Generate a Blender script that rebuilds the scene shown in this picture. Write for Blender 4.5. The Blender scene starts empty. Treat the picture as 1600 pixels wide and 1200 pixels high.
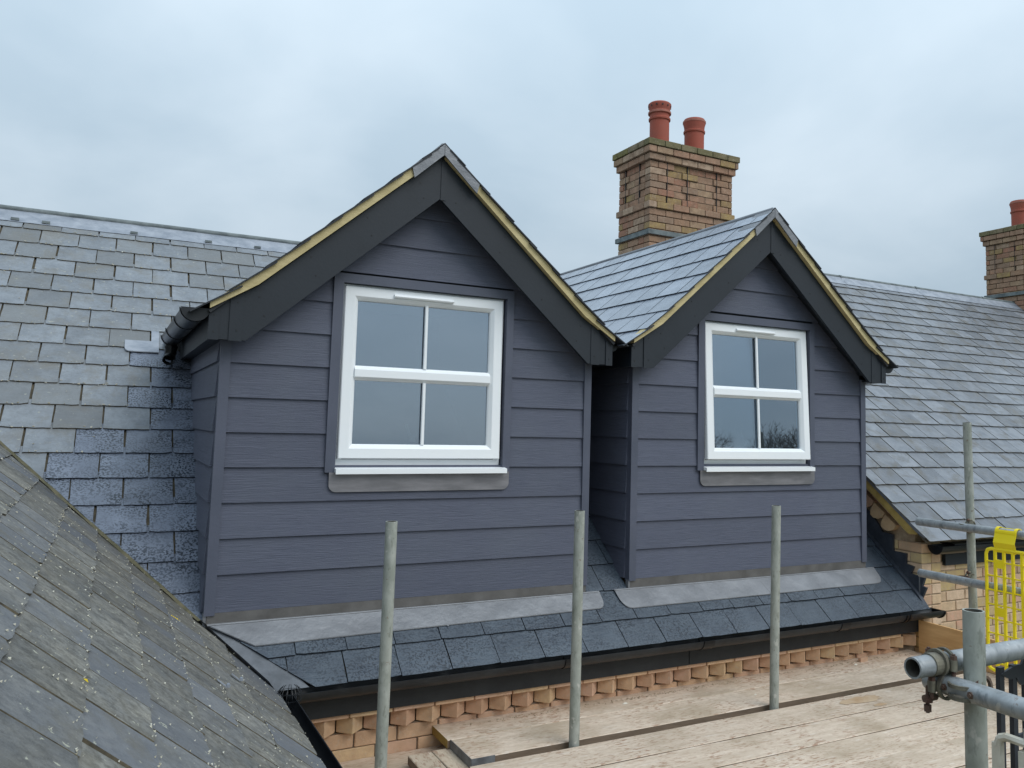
import bpy, math, random
from mathutils import Vector, Matrix

S = bpy.context.scene
COL = S.collection
R = math.radians

# ------------------------------------------------------------------ camera
CAM = Vector((-0.4083, -3.8783, 0.8135))
yaw, pit, rol = R(29.1205), R(5.4385), R(1.3834)
Fw = Vector((math.sin(yaw)*math.cos(pit), math.cos(yaw)*math.cos(pit), math.sin(pit)))
R0 = Vector((math.cos(yaw), -math.sin(yaw), 0)); U0 = R0.cross(Fw)
Rt = math.cos(rol)*R0 + math.sin(rol)*U0
Up = -math.sin(rol)*R0 + math.cos(rol)*U0
cd = bpy.data.cameras.new('camera')
cam = bpy.data.objects.new('camera', cd); COL.objects.link(cam)
m = Matrix((Rt, Up, -Fw)).transposed().to_4x4(); m.translation = CAM
cam.matrix_world = m
cd.sensor_fit = 'HORIZONTAL'; cd.sensor_width = 36
cd.lens = 1305.98/1600*36
cd.shift_x = -99.92/1600; cd.shift_y = -58.43/1600
cd.clip_start = 0.05; cd.clip_end = 2000
S.camera = cam

# ------------------------------------------------------------------ light
S.view_settings.view_transform = 'Standard'; S.view_settings.look = 'None'
S.view_settings.gamma = 1; S.view_settings.use_curve_mapping = False
S.view_settings.exposure = 0.1
SUN_EL, SUN_AZ = R(48), R(150)          # azimuth clockwise from +Y: behind the camera, a little left
world = bpy.data.worlds.new('World'); S.world = world; world.use_nodes = True
wn, wl = world.node_tree.nodes, world.node_tree.links
wn.clear()
def wnode(t, **k):
    n = wn.new(t)
    for a, b in k.items(): setattr(n, a, b)
    return n
wo = wnode('ShaderNodeOutputWorld'); bg = wnode('ShaderNodeBackground')
bg.inputs['Strength'].default_value = 0.10
sky = wnode('ShaderNodeTexSky', sky_type='NISHITA'); sky.sun_disc = False
sky.sun_elevation = SUN_EL; sky.sun_rotation = SUN_AZ
tc = wnode('ShaderNodeTexCoord')
sep = wnode('ShaderNodeSeparateXYZ'); wl.new(tc.outputs['Generated'], sep.inputs[0])
# cloud layer: direction projected on a flat ceiling so that clouds shrink towards the horizon
zz = wnode('ShaderNodeMath', operation='MAXIMUM'); wl.new(sep.outputs['Z'], zz.inputs[0]); zz.inputs[1].default_value = 0.0
za = wnode('ShaderNodeMath', operation='ADD'); wl.new(zz.outputs[0], za.inputs[0]); za.inputs[1].default_value = 0.32
dv = wnode('ShaderNodeVectorMath', operation='DIVIDE'); wl.new(tc.outputs['Generated'], dv.inputs[0])
cx_ = wnode('ShaderNodeCombineXYZ')
for i in range(3): wl.new(za.outputs[0], cx_.inputs[i])
wl.new(cx_.outputs[0], dv.inputs[1])
def wnoise(scale, det, rough, off):
    mp = wnode('ShaderNodeMapping'); mp.inputs['Location'].default_value = off
    wl.new(dv.outputs[0], mp.inputs[0])
    n = wnode('ShaderNodeTexNoise'); n.inputs['Scale'].default_value = scale
    n.inputs['Detail'].default_value = det; n.inputs['Roughness'].default_value = rough
    n.inputs['Distortion'].default_value = 0.25
    wl.new(mp.outputs[0], n.inputs['Vector']); return n
n1 = wnoise(1.5, 5, 0.5, (1.3, 0.2, 0)); n2 = wnoise(0.7, 3, 0.5, (4.0, 2.2, 0))
ad = wnode('ShaderNodeMath', operation='ADD'); wl.new(n1.outputs['Fac'], ad.inputs[0]); wl.new(n2.outputs['Fac'], ad.inputs[1])
rp = wnode('ShaderNodeValToRGB'); wl.new(ad.outputs[0], rp.inputs[0])
mrr = wnode('ShaderNodeMapRange'); mrr.inputs['From Min'].default_value = 0.8; mrr.inputs['From Max'].default_value = 1.18
wl.new(ad.outputs[0], mrr.inputs['Value']); wl.new(mrr.outputs[0], rp.inputs[0])
rp.color_ramp.elements[0].color = (3.85, 4.85, 5.7, 1); rp.color_ramp.elements[1].color = (5.45, 6.35, 7.1, 1)
# overcast luminance: brighter overhead
mz = wnode('ShaderNodeMapRange'); wl.new(sep.outputs['Z'], mz.inputs['Value'])
mz.inputs['From Min'].default_value = 0.0; mz.inputs['From Max'].default_value = 1.0
mz.inputs['To Min'].default_value = 0.84; mz.inputs['To Max'].default_value = 2.3
cm = wnode('ShaderNodeMix', data_type='RGBA', blend_type='MULTIPLY'); cm.inputs['Factor'].default_value = 1
wl.new(rp.outputs[0], cm.inputs['A']); wl.new(mz.outputs[0], cm.inputs['B'])
mx = wnode('ShaderNodeMix', data_type='RGBA'); mx.inputs['Factor'].default_value = 0.94
wl.new(sky.outputs[0], mx.inputs['A']); wl.new(cm.outputs['Result'], mx.inputs['B'])
wl.new(mx.outputs['Result'], bg.inputs['Color']); wl.new(bg.outputs[0], wo.inputs[0])

sd = bpy.data.lights.new('sun', 'SUN'); sd.energy = 1.5; sd.angle = R(42); sd.color = (1.0, 0.97, 0.93)
sun = bpy.data.objects.new('sun', sd); COL.objects.link(sun)
sdir = Vector((math.sin(SUN_AZ)*math.cos(SUN_EL), math.cos(SUN_AZ)*math.cos(SUN_EL), math.sin(SUN_EL)))
sun.rotation_euler = sdir.to_track_quat('Z', 'Y').to_euler()

# ------------------------------------------------------------------ materials
def lin(r, g, b):
    f = lambda c: c/12.92 if c <= .04045 else ((c+.055)/1.055)**2.4
    return (f(r/255), f(g/255), f(b/255), 1)
class NT:
    def __init__(s, name):
        s.m = bpy.data.materials.new(name); s.m.use_nodes = True
        s.n, s.l = s.m.node_tree.nodes, s.m.node_tree.links
        s.b = s.n['Principled BSDF']; s.out = s.n['Material Output']
        s.tc = s.n.new('ShaderNodeTexCoord').outputs['Object']; s._r = None
    def node(s, t, **k):
        x = s.n.new(t)
        for a, b in k.items(): setattr(x, a, b)
        return x
    def rnd(s):
        if s._r is None:
            oi = s.node('ShaderNodeObjectInfo'); g = s.node('ShaderNodeNewGeometry')
            a = s.math('ADD', oi.outputs['Random'], g.outputs['Random Per Island'])
            s._r = s.math('FRACT', a, 0)
        return s._r
    def math(s, op, a, b, c=None):
        x = s.node('ShaderNodeMath', operation=op)
        for i, v in enumerate((a, b, c)):
            if v is None: continue
            if hasattr(v, 'is_output'): s.l.new(v, x.inputs[i])
            else: x.inputs[i].default_value = v
        return x.outputs[0]
    def vec(s, scale=(1, 1, 1), rand=True, rot=(0, 0, 0)):
        mp = s.node('ShaderNodeMapping'); mp.inputs['Scale'].default_value = scale; mp.inputs['Rotation'].default_value = rot
        s.l.new(s.tc, mp.inputs[0]); o = mp.outputs[0]
        if rand:
            r = s.rnd(); c = s.node('ShaderNodeCombineXYZ')
            s.l.new(s.math('MULTIPLY', r, 91.0), c.inputs[0]); s.l.new(s.math('MULTIPLY', r, 57.0), c.inputs[1]); s.l.new(s.math('MULTIPLY', r, 23.0), c.inputs[2])
            v = s.node('ShaderNodeVectorMath', operation='ADD'); s.l.new(o, v.inputs[0]); s.l.new(c.outputs[0], v.inputs[1]); o = v.outputs[0]
        return o
    def noise(s, v, scale, det=4, rough=.55, dist=0):
        x = s.node('ShaderNodeTexNoise'); s.l.new(v, x.inputs['Vector'])
        x.inputs['Scale'].default_value = scale; x.inputs['Detail'].default_value = det
        x.inputs['Roughness'].default_value = rough; x.inputs['Distortion'].default_value = dist
        return x.outputs['Fac']
    def mr(s, v, a, b, c=0., d=1.):
        x = s.node('ShaderNodeMapRange'); s.l.new(v, x.inputs['Value'])
        for k, q in zip(('From Min', 'From Max', 'To Min', 'To Max'), (a, b, c, d)): x.inputs[k].default_value = q
        return x.outputs[0]
    def mix(s, fac, a, b, mode='MIX'):
        x = s.node('ShaderNodeMix', data_type='RGBA', blend_type=mode)
        for k, v in (('Factor', fac), ('A', a), ('B', b)):
            if hasattr(v, 'is_output'): s.l.new(v, x.inputs[k])
            else: x.inputs[k].default_value = v
        return x.outputs['Result']
    def set(s, k, v):
        if hasattr(v, 'is_output'): s.l.new(v, s.b.inputs[k])
        else: s.b.inputs[k].default_value = v
    def bump(s, h, strength, dist):
        x = s.node('ShaderNodeBump'); s.l.new(h, x.inputs['Height'])
        x.inputs['Strength'].default_value = strength; x.inputs['Distance'].default_value = dist
        s.l.new(x.outputs[0], s.b.inputs['Normal']); return x

def slate_mat(name, A, B, rough=(.45, .65), speck=0., speckcol=None, dirt=0., dirtcol=(.13, .11, .07, 1), lich=0.,
              streak=(1, 5, 1), var=.35, spec=.5, bump=.5, warm=None, streakcol=0., sscale=16, mottle=0., motcol=(.02, .02, .018, 1)):
    t = NT(name); v = t.vec(); r = t.rnd()
    c = t.mix(t.mr(t.noise(v, 9, 8, .6), .3, .7), A, B)
    st = t.noise(t.vec(streak), sscale, 6, .65, .3)
    if mottle: c = t.mix(t.math('MULTIPLY', t.mr(t.noise(v, 42, 6, .75), .44, .62), mottle), c, motcol)
    if streakcol: c = t.mix(t.math('MULTIPLY', t.mr(st, .45, .7), streakcol), c, (.03, .03, .03, 1))
    if warm is not None:
        c = t.mix(t.mr(t.math('FRACT', t.math('MULTIPLY', r, 7.31), 0), .55, .95, 0, .8), c, warm)
    c = t.mix(1., c, t.math('MULTIPLY_ADD', r, var, 1-var/2), 'MULTIPLY')
    if dirt: c = t.mix(t.math('MULTIPLY', t.mr(t.noise(v, 5, 6, .7, .5), .5, .68), dirt), c, dirtcol)
    ro = t.mr(t.noise(v, 14, 4), .3, .7, rough[0], rough[1])
    if speck:
        sp = t.mr(t.noise(v, 105, 2.5, .55), .50, .55)
        big = t.mr(t.noise(v, 7, 2), .25, .6)
        k = t.math('MULTIPLY', t.math('MULTIPLY', sp, big), speck)
        c = t.mix(k, c, speckcol)
        ro = t.math('SUBTRACT', ro, t.math('MULTIPLY', k, .12))
    if lich:
        sp = t.mr(t.noise(v, 38, 3, .6), .66, .70)
        c = t.mix(t.math('MULTIPLY', sp, lich), c, (.42, .42, .33, 1))
    t.set('Base Color', c); t.set('Roughness', ro); t.set('Specular IOR Level', spec)
    h = t.math('ADD', t.math('MULTIPLY', st, .6), t.math('MULTIPLY', t.noise(v, 30, 6, .65), .6))
    t.bump(h, bump, .006)
    return t.m
M_SL_OLD = slate_mat('weathered_slate', lin(110, 116, 123), lin(134, 140, 146), (.5, .68), dirt=.6, dirtcol=lin(112, 108, 98), lich=.45, var=.24, streak=(1, 4, 1), bump=.8, warm=lin(106, 108, 108), mottle=.3, motcol=lin(88, 90, 90), sscale=22)
M_SL_NEW = slate_mat('new_wet_slate', lin(98, 106, 121), lin(124, 132, 147), (.32, .44), speck=.9, speckcol=lin(30, 37, 46), var=.25)
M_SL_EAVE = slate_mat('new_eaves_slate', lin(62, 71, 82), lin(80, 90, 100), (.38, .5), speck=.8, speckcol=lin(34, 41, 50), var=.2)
M_SL_SHEEN = slate_mat('new_dormer_slate', lin(122, 130, 142), lin(150, 158, 170), (.2, .3), speck=.3, speckcol=lin(86, 94, 106), var=.25, spec=.9, bump=.3)  # base colour raised to carry some of the reflected sky sheen
M_SL_WING = slate_mat('lichened_slate', lin(98, 100, 100), lin(136, 133, 124), (.6, .8), dirt=.65, dirtcol=lin(96, 92, 80), lich=.8, streak=(1, .14, 1),
                      var=.4, warm=lin(98, 102, 109), bump=1., streakcol=.35, sscale=38, mottle=.6, motcol=lin(60, 58, 50))
M_SL_RIGHT = slate_mat('grey_house_slate', lin(92, 97, 104), lin(122, 126, 132), (.32, .5), dirt=.9, dirtcol=lin(90, 86, 78), lich=.2, var=.45, spec=.55, bump=.4)
def plain(name, A, B=None, rough=.6, scale=8, bump=0., bscale=40, metal=0., stretch=(1, 1, 1), spec=.5, rand=False, lo=.35, hi=.65, det=5, dist=.004, var=0.):
    t = NT(name); v = t.vec(stretch, rand)
    c = t.mix(t.mr(t.noise(v, scale, det, .6), lo, hi), A, B or A)
    if var: c = t.mix(1., c, t.math('MULTIPLY_ADD', t.rnd(), var, 1-var/2), 'MULTIPLY')
    t.set('Base Color', c); t.set('Roughness', rough); t.set('Metallic', metal); t.set('Specular IOR Level', spec)
    if bump: t.bump(t.noise(t.vec(stretch, rand), bscale, 5, .6), bump, dist)
    return t.m
M_EDGE = plain('slate_edge_dirt', lin(118, 108, 88), lin(74, 70, 60), .9, 30)
M_EDGE_D = plain('slate_edge_dark', lin(34, 38, 44), lin(46, 50, 56), .7, 30)
M_UNDER = plain('joint_dirt', lin(104, 96, 80), lin(74, 68, 56), .95, 20, .6)
M_UNDER_D = plain('roof_underlay', (.018, .02, .024, 1), (.03, .033, .038, 1), .8, 20)
# fibre-cement cladding: embossed wood grain running along the board
def clad_mat(name, along_y=False):
    t = NT(name); sc = (26, 1.2, 26) if along_y else (1.2, 26, 26)
    st = (1, 1.2, 26) if along_y else (1.2, 1, 26)
    v = t.vec(st)
    g = t.noise(v, 5, 5, .6, 1.6)
    g2 = t.noise(v, 11, 3, .6, .8)
    c = t.mix(t.mr(g, .3, .7), lin(78, 83, 98), lin(90, 94, 110))
    c = t.mix(t.math('MULTIPLY', t.mr(t.noise(t.vec((1, 1, 1), False), 2.3, 5, .65), .45, .75), .35), c, lin(98, 104, 114))
    c = t.mix(1., c, t.math('MULTIPLY_ADD', t.rnd(), .16, .92), 'MULTIPLY')
    t.set('Base Color', c); t.set('Roughness', .62); t.set('Specular IOR Level', .4)
    t.bump(t.math('ADD', g, t.math('MULTIPLY', g2, .5)), .6, .0035)
    return t.m
M_CLAD = clad_mat('wood_grain_cladding'); M_CLAD_Y = clad_mat('wood_grain_cladding_side', True)
M_TRIM = plain('painted_metal_trim', lin(76, 81, 95), lin(86, 90, 105), .5, 3, .15, 120)
M_BARGE = plain('anthracite_board', lin(23, 30, 38), lin(29, 36, 44), .55, 4, .12, 60, lo=.3, hi=.7)
M_FASCIA = plain('dusty_black_fascia', lin(22, 25, 28), lin(40, 43, 45), .6, 9, .2, 60, lo=.4, hi=.8, det=8)  # base colour darkened to hold the shade on the fascia
M_PVC = plain('black_gutter_plastic', (.006, .007, .009, 1), (.01, .011, .013, 1), .3, 5, spec=.35)
M_PVC_D = plain('dusty_gutter_plastic', lin(22, 25, 29), lin(38, 42, 46), .45, 12)
M_WHITE = plain('white_upvc', (.87, .89, .90, 1), (.84, .87, .89, 1), .32, 2)
M_BATTEN = plain('treated_batten_timber', lin(206, 190, 144), lin(184, 168, 122), .75, 6, .4, 30, stretch=(1, 3, 3), det=6)
M_BATTEN2 = plain('old_batten_timber', lin(186, 160, 92), lin(150, 126, 66), .8, 9, .5, 30)
M_LEAD = plain('fresh_lead', lin(112, 114, 118), lin(134, 136, 140), .46, 5, .5, 5, metal=.25, det=6, dist=.025, rand=True)
M_LEAD_W = plain('lead_under_sill', lin(118, 117, 120), lin(142, 140, 143), .45, 6, .12, 10, metal=.35, stretch=(1, 1, 5), det=7)
M_LEAD_OLD = plain('old_ridge_lead', lin(126, 133, 143), lin(156, 161, 169), .5, 11, .5, 14, metal=.2, det=8, stretch=(1, 1, 1.5))
M_LEAD_ROLL = plain('mossy_ridge_roll', lin(84, 92, 94), lin(118, 126, 126), .7, 12, .6, 30, det=8)
M_LEAD_DK = plain('dark_step_lead', lin(52, 58, 68), lin(72, 78, 88), .55, 8, .3, 12, metal=.3)
M_LEAD_V = plain('valley_sheet_lead', lin(84, 88, 93), lin(112, 116, 122), .5, 9, .6, 12, metal=.25)
M_UPST = plain('stained_lead_upstand', lin(88, 86, 84), lin(108, 106, 104), .6, 8, .3, 12, metal=.2)
def brick_mat(name, cols, dark, stain):
    t = NT(name); v = t.vec(); r = t.rnd()
    cr = t.node('ShaderNodeValToRGB'); t.l.new(r, cr.inputs[0]); cr.color_ramp.interpolation = 'CONSTANT'
    e = cr.color_ramp.elements
    while len(e) < len(cols): e.new(0.5)
    for i, c in enumerate(cols): e[i].position = i/len(cols); e[i].color = c
    c = t.mix(t.mr(t.noise(v, 12, 6, .6), .35, .75), cr.outputs[0], dark)
    c = t.mix(t.math('MULTIPLY', t.mr(t.noise(v, 60, 3), .58, .68), .35), c, (.5, .42, .32, 1))
    if stain: c = t.mix(t.math('MULTIPLY', t.mr(t.noise(t.vec((1, 1, 1), False), 3, 5, .6), .45, .65), stain), c, lin(104, 96, 82))
    t.set('Base Color', c); t.set('Roughness', .88); t.bump(t.noise(v, 50, 6, .7), .7, .004)
    return t.m
M_BRICK_C = brick_mat('chimney_brick', [lin(164, 130, 106), lin(168, 134, 110), lin(162, 116, 94), lin(170, 142, 114), lin(150, 124, 104), lin(160, 126, 100), lin(184, 158, 134), lin(166, 128, 104), lin(164, 138, 90)], lin(128, 102, 82), .4)
M_BRICK_W = brick_mat('buff_brick', [lin(208, 174, 142), lin(214, 184, 150), lin(204, 162, 136), lin(204, 182, 134), lin(218, 190, 162), lin(196, 172, 120)], lin(176, 152, 124), .1)
M_BRICK_D = brick_mat('soft_buff_brick', [lin(208, 170, 136), lin(214, 178, 142), lin(200, 160, 130), lin(208, 178, 138), lin(204, 166, 140)], lin(178, 144, 114), .05)
M_MORTAR = plain('lime_mortar', lin(178, 160, 136), lin(150, 132, 110), .95, 30, .6, 90)
M_MORTAR_C = plain('chimney_mortar', lin(122, 104, 86), lin(96, 82, 68), .95, 30, .6, 90)
M_MOSSB = brick_mat('mossy_capping', [lin(128, 116, 88), lin(118, 110, 78), lin(140, 124, 100), lin(128, 120, 70)], lin(92, 86, 56), .3)
M_POT = plain('terracotta_pot', lin(158, 78, 60), lin(142, 84, 70), .75, 5, .25, 40, lo=.4, hi=.8)
M_POT_RIM = plain('bleached_terracotta', lin(176, 112, 96), lin(150, 96, 82), .8, 20)
def galv(name, A, B, C, metal, rough):
    t = NT(name); v = t.vec((1, 1, .5), False)
    c = t.mix(t.mr(t.noise(v, 22, 6, .65), .35, .7), A, B)
    c = t.mix(t.math('MULTIPLY', t.mr(t.noise(t.vec((1, 1, .35), False), 60, 3, .6), .56, .66), .5), c, C)
    c = t.mix(t.math('MULTIPLY', t.mr(t.noise(t.vec((1, 1, .6), False), 26, 3, .6), .64, .68), .6), c, lin(196, 194, 186))
    c = t.mix(t.math('MULTIPLY', t.mr(t.noise(t.vec((1, 1, 1), False), 41, 3, .6), .67, .70), .5), c, lin(112, 84, 64))
    t.set('Base Color', c); t.set('Metallic', metal); t.set('Roughness', t.mr(t.noise(v, 30, 4), .3, .7, rough-.08, rough+.12))
    t.bump(t.noise(v, 70, 4, .6), .25, .002); return t.m
M_POLE = galv('algae_stained_tube', lin(140, 145, 136), lin(172, 175, 168), lin(108, 112, 102), .15, .6)
M_TUBE = galv('galvanised_tube', lin(140, 144, 146), lin(172, 176, 178), lin(96, 104, 108), .45, .42)
M_TUBE_IN = plain('tube_bore', lin(60, 58, 54), lin(88, 84, 76), .85, 30)
M_RUST = plain('rusty_fitting', lin(84, 56, 48), lin(112, 96, 84), .75, 30, .5, 60, metal=.3)
M_FIT = plain('worn_steel_fitting', lin(132, 128, 112), lin(96, 92, 84), .6, 30, .5, 60, metal=.4)
def board_mat(name, A, B, fleck, stain, rot=(0, 0, 0), str_=(1, 9, 9)):
    t = NT(name); v = t.vec(str_)
    c = t.mix(t.mr(t.noise(v, 3, 7, .65, .4), .3, .7), A, B)
    c = t.mix(t.math('MULTIPLY', t.mr(t.noise(t.vec(tuple(max(1, x*.22) for x in str_)), 34, 5, .7), .45, .62), .55), c, B)
    f = t.mr(t.noise(t.vec(tuple(x*.35 if x > 2 else x for x in str_)), 28, 3, .6), .53, .60)
    f = t.math('MULTIPLY', f, t.mr(t.noise(t.vec((1, 1, 1)), 4, 3, .6), .4, .6, .25, 1.))
    c = t.mix(t.math('MULTIPLY', f, .75), c, fleck)
    f2 = t.mr(t.noise(t.vec(tuple(x*.5 if x > 2 else x*.6 for x in str_)), 15, 3, .6), .6, .68)
    c = t.mix(t.math('MULTIPLY', f2, .5), c, lin(226, 216, 204))
    c = t.mix(t.math('MULTIPLY', t.mr(t.noise(t.vec((1, 1, 1)), 2.6, 4, .6), .48, .66), .65), c, stain)
    c = t.mix(1., c, t.math('MULTIPLY_ADD', t.rnd(), .12, .92), 'MULTIPLY')
    t.set('Base Color', c); t.set('Roughness', .85); t.bump(t.noise(v, 8, 7, .7), .4, .003); return t.m
M_BOARD = board_mat('weathered_scaffold_timber', lin(221, 203, 184), lin(192, 173, 152), lin(150, 112, 88), lin(158, 140, 116))
M_BOARD_Y = board_mat('weathered_scaffold_timber_cross', lin(208, 192, 170), lin(182, 164, 142), lin(152, 118, 98), lin(146, 132, 114), str_=(9, 1, 9))
M_BOARD_E = plain('board_edge_timber', lin(126, 108, 92), lin(104, 88, 74), .85, 5, .4, 30, stretch=(1, 6, 6))
M_BOARD_YEL = plain('yellow_board_end', lin(160, 134, 66), lin(130, 104, 52), .8, 12)
M_STAIN = plain('damp_brown_stain', lin(178, 146, 112), lin(200, 178, 150), .6, 12, lo=.3, hi=.7)
M_PLY = plain('orange_toe_board', lin(222, 180, 126), lin(202, 158, 106), .7, 4, .3, 20, stretch=(1, 1, 8))
M_HOOP = plain('galvanised_end_band', lin(126, 130, 134), lin(96, 98, 102), .6, 20, .3, metal=.4)
M_YEL = plain('yellow_plastic', (.92, .74, .012, 1), (.88, .69, .01, 1), .42, 3)
M_BLK = plain('black_plastic_guard', (.02, .022, .028, 1), (.035, .038, .046, 1), .5, 8)
M_WPL = plain('dirty_white_plastic', lin(214, 208, 194), lin(180, 172, 154), .6, 14)
M_LICH = plain('lichen', lin(200, 198, 186), lin(160, 152, 128), .95, 30)
M_LICHY = plain('yellow_lichen', lin(206, 182, 40), lin(190, 160, 30), .95, 30)
M_MOSS = plain('moss_fillet', lin(110, 104, 82), lin(84, 82, 62), .95, 25, .9, 60)
M_DARK = plain('screw_head', (.008, .009, .011, 1), None, .5)
M_ROOM = plain('plastered_room', (.32, .34, .36, 1), None, .9)
M_GROUND = plain('garden_ground', (.05, .07, .03, 1), (.09, .09, .06, 1), .95, .2)
M_BARK = plain('bare_tree_bark', (.10, .092, .085, 1), (.14, .13, .12, 1), .9, 3)  # distance haze put into the colour, paler than bare bark
tg = NT('window_glass')
gl = tg.node('ShaderNodeBsdfGlossy'); gl.inputs['Roughness'].default_value = 0.004; gl.inputs['Color'].default_value = (.78, .89, 1, 1)
tr = tg.node('ShaderNodeBsdfTransparent'); tr.inputs['Color'].default_value = (.55, .58, .58, 1)
fr = tg.node('ShaderNodeFresnel'); fr.inputs['IOR'].default_value = 1.5
fac = tg.math('MULTIPLY_ADD', fr.outputs[0], .85, .33)
mxs = tg.node('ShaderNodeMixShader'); tg.l.new(fac, mxs.inputs[0]); tg.l.new(tr.outputs[0], mxs.inputs[1]); tg.l.new(gl.outputs[0], mxs.inputs[2])
tg.l.new(mxs.outputs[0], tg.out.inputs['Surface']); tg.n.remove(tg.b); M_GLASS = tg.m

# ------------------------------------------------------------------ mesh helpers
class MB:
    def __init__(s): s.v, s.f, s.mi = [], [], []
    def add(s, V, F, mi=0):
        o = len(s.v); s.v += [tuple(p) for p in V]; s.f += [tuple(i+o for i in f) for f in F]; s.mi += [mi]*len(F); return s
    def hexa(s, P, mi=0):      # P: 8 points, bottom ring 0-3, top ring 4-7
        return s.add(P, [(3, 2, 1, 0), (4, 5, 6, 7), (0, 1, 5, 4), (1, 2, 6, 5), (2, 3, 7, 6), (3, 0, 4, 7)], mi)
    def box(s, x0, x1, y0, y1, z0, z1, mi=0):
        return s.hexa([(x0, y0, z0), (x1, y0, z0), (x1, y1, z0), (x0, y1, z0), (x0, y0, z1), (x1, y0, z1), (x1, y1, z1), (x0, y1, z1)], mi)
    def cbox(s, x0, x1, y0, y1, z0, z1, c, mi=0):   # box with chamfered edges (loops in z)
        def ring(i, z): return [(x0+i+c*0, y0+c+i*0, z)]
        pts = []
        for z, k in ((z0, c), (z0+c, 0), (z1-c, 0), (z1, c)):
            a, b, d, e = x0+k, x1-k, y0+k, y1-k
            pts += [(a+c, d, z), (b-c, d, z), (b, d+c, z), (b, e-c, z), (b-c, e, z), (a+c, e, z), (a, e-c, z), (a, d+c, z)]
        F = [tuple(range(7, -1, -1)), tuple(range(24, 32))]
        for r in range(3):
            for i in range(8): F.append((r*8+i, r*8+(i+1) % 8, (r+1)*8+(i+1) % 8, (r+1)*8+i))
        return s.add(pts, F, mi)
    def prism(s, poly, d0, d1, fn, mi=0):   # poly 2-D, fn(a, b, d) -> 3-D
        n = len(poly)
        V = [fn(a, b, d0) for a, b in poly]+[fn(a, b, d1) for a, b in poly]
        F = [tuple(range(n)), tuple(range(2*n-1, n-1, -1))]+[(i, i+n, (i+1) % n+n, (i+1) % n) for i in range(n)]
        return s.add(V, F, mi)
    def tube(s, p0, p1, r0, r1=None, n=12, cap=True, mi=0):
        p0, p1 = Vector(p0), Vector(p1); r1 = r0 if r1 is None else r1
        d = (p1-p0).normalized(); a = d.orthogonal().normalized(); b = d.cross(a)
        V = []
        for p, r in ((p0, r0), (p1, r1)):
            for i in range(n):
                t = 2*math.pi*i/n; V.append(p+a*(math.cos(t)*r)+b*(math.sin(t)*r))
        F = [(i, (i+1) % n, (i+1) % n+n, i+n) for i in range(n)]
        if cap: F += [tuple(range(n-1, -1, -1)), tuple(range(n, 2*n))]
        return s.add(V, F, mi)
    def path(s, pts, r, n=8, mi=0):
        for a, b in zip(pts[:-1], pts[1:]): s.tube(a, b, r, n=n, mi=mi)
        return s
    def lathe(s, c, prof, n=24, mi=0, cap=False):
        V = []
        for r, z in prof:
            for i in range(n):
                t = 2*math.pi*i/n; V.append((c[0]+r*math.cos(t), c[1]+r*math.sin(t), c[2]+z))
        F = []
        for k in range(len(prof)-1):
            for i in range(n): F.append((k*n+i, k*n+(i+1) % n, (k+1)*n+(i+1) % n, (k+1)*n+i))
        if cap: F.append(tuple(range((len(prof)-1)*n, len(prof)*n)))
        return s.add(V, F, mi)
    def xf(s, fn): s.v = [tuple(fn(Vector(p))) for p in s.v]; return s
    def mesh(s, name, mats):
        me = bpy.data.meshes.new(name); me.from_pydata(s.v, [], s.f)
        for q in (mats if isinstance(mats, (list, tuple)) else [mats]): me.materials.append(q)
        if any(s.mi): me.polygons.foreach_set('material_index', s.mi)
        me.update(); return me
def link(name, me, parent=None, mat=None, smooth=None):
    o = bpy.data.objects.new(name, me); COL.objects.link(o)
    if parent is not None:
        o.parent = parent
        o.matrix_parent_inverse = BASE[parent.name]
        BASE[o.name] = BASE[parent.name] if parent.type != 'EMPTY' else Matrix()
    else: BASE[o.name] = Matrix()
    if mat is not None: o.matrix_basis = mat
    return o
BASE = {}
def fix_normals(me, ang=None):
    import bmesh
    bm = bmesh.new(); bm.from_mesh(me); bmesh.ops.recalc_face_normals(bm, faces=bm.faces); bm.to_mesh(me); bm.free()
    if ang is not None:
        me.polygons.foreach_set('use_smooth', [True]*len(me.polygons)); me.set_sharp_from_angle(angle=R(ang))
def part(name, mb, mats, parent=None, smooth=None, label=None, kind=None):
    me = mb.mesh(name, mats); fix_normals(me, smooth)
    o = link(name, me, parent)
    if label: o['label'] = label
    if kind: o['kind'] = kind
    return o
def thing(name, label, cat, loc, group=None):
    e = bpy.data.objects.new(name, None); COL.objects.link(e); e.location = loc; e.empty_display_size = .1
    e['label'] = label; e['category'] = cat
    if group: e['group'] = group
    BASE[e.name] = Matrix.Translation(-Vector(loc)); return e
def tag(o, label, cat, group=None):
    o['label'] = label; o['category'] = cat
    if group: o['group'] = group
    return o
rng = random.Random(7)
XZ = lambda a, b, d: (a, d, b)
YZ = lambda a, b, d: (d, a, b)
XY = lambda a, b, d: (a, b, d)
def clip(poly, hp):
    for a, b, c in hp:
        out = []
        for i in range(len(poly)):
            p, q = poly[i], poly[(i+1) % len(poly)]
            dp, dq = a*p[0]+b*p[1]+c, a*q[0]+b*q[1]+c
            if dp >= 0: out.append(p)
            if (dp >= 0) != (dq >= 0):
                t = dp/(dp-dq); out.append((p[0]+t*(q[0]-p[0]), p[1]+t*(q[1]-p[1])))
        poly = out
        if len(poly) < 3: return []
    return poly
def area(p): return abs(sum(p[i][0]*p[(i+1) % len(p)][1]-p[(i+1) % len(p)][0]*p[i][1] for i in range(len(p))))/2

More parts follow.
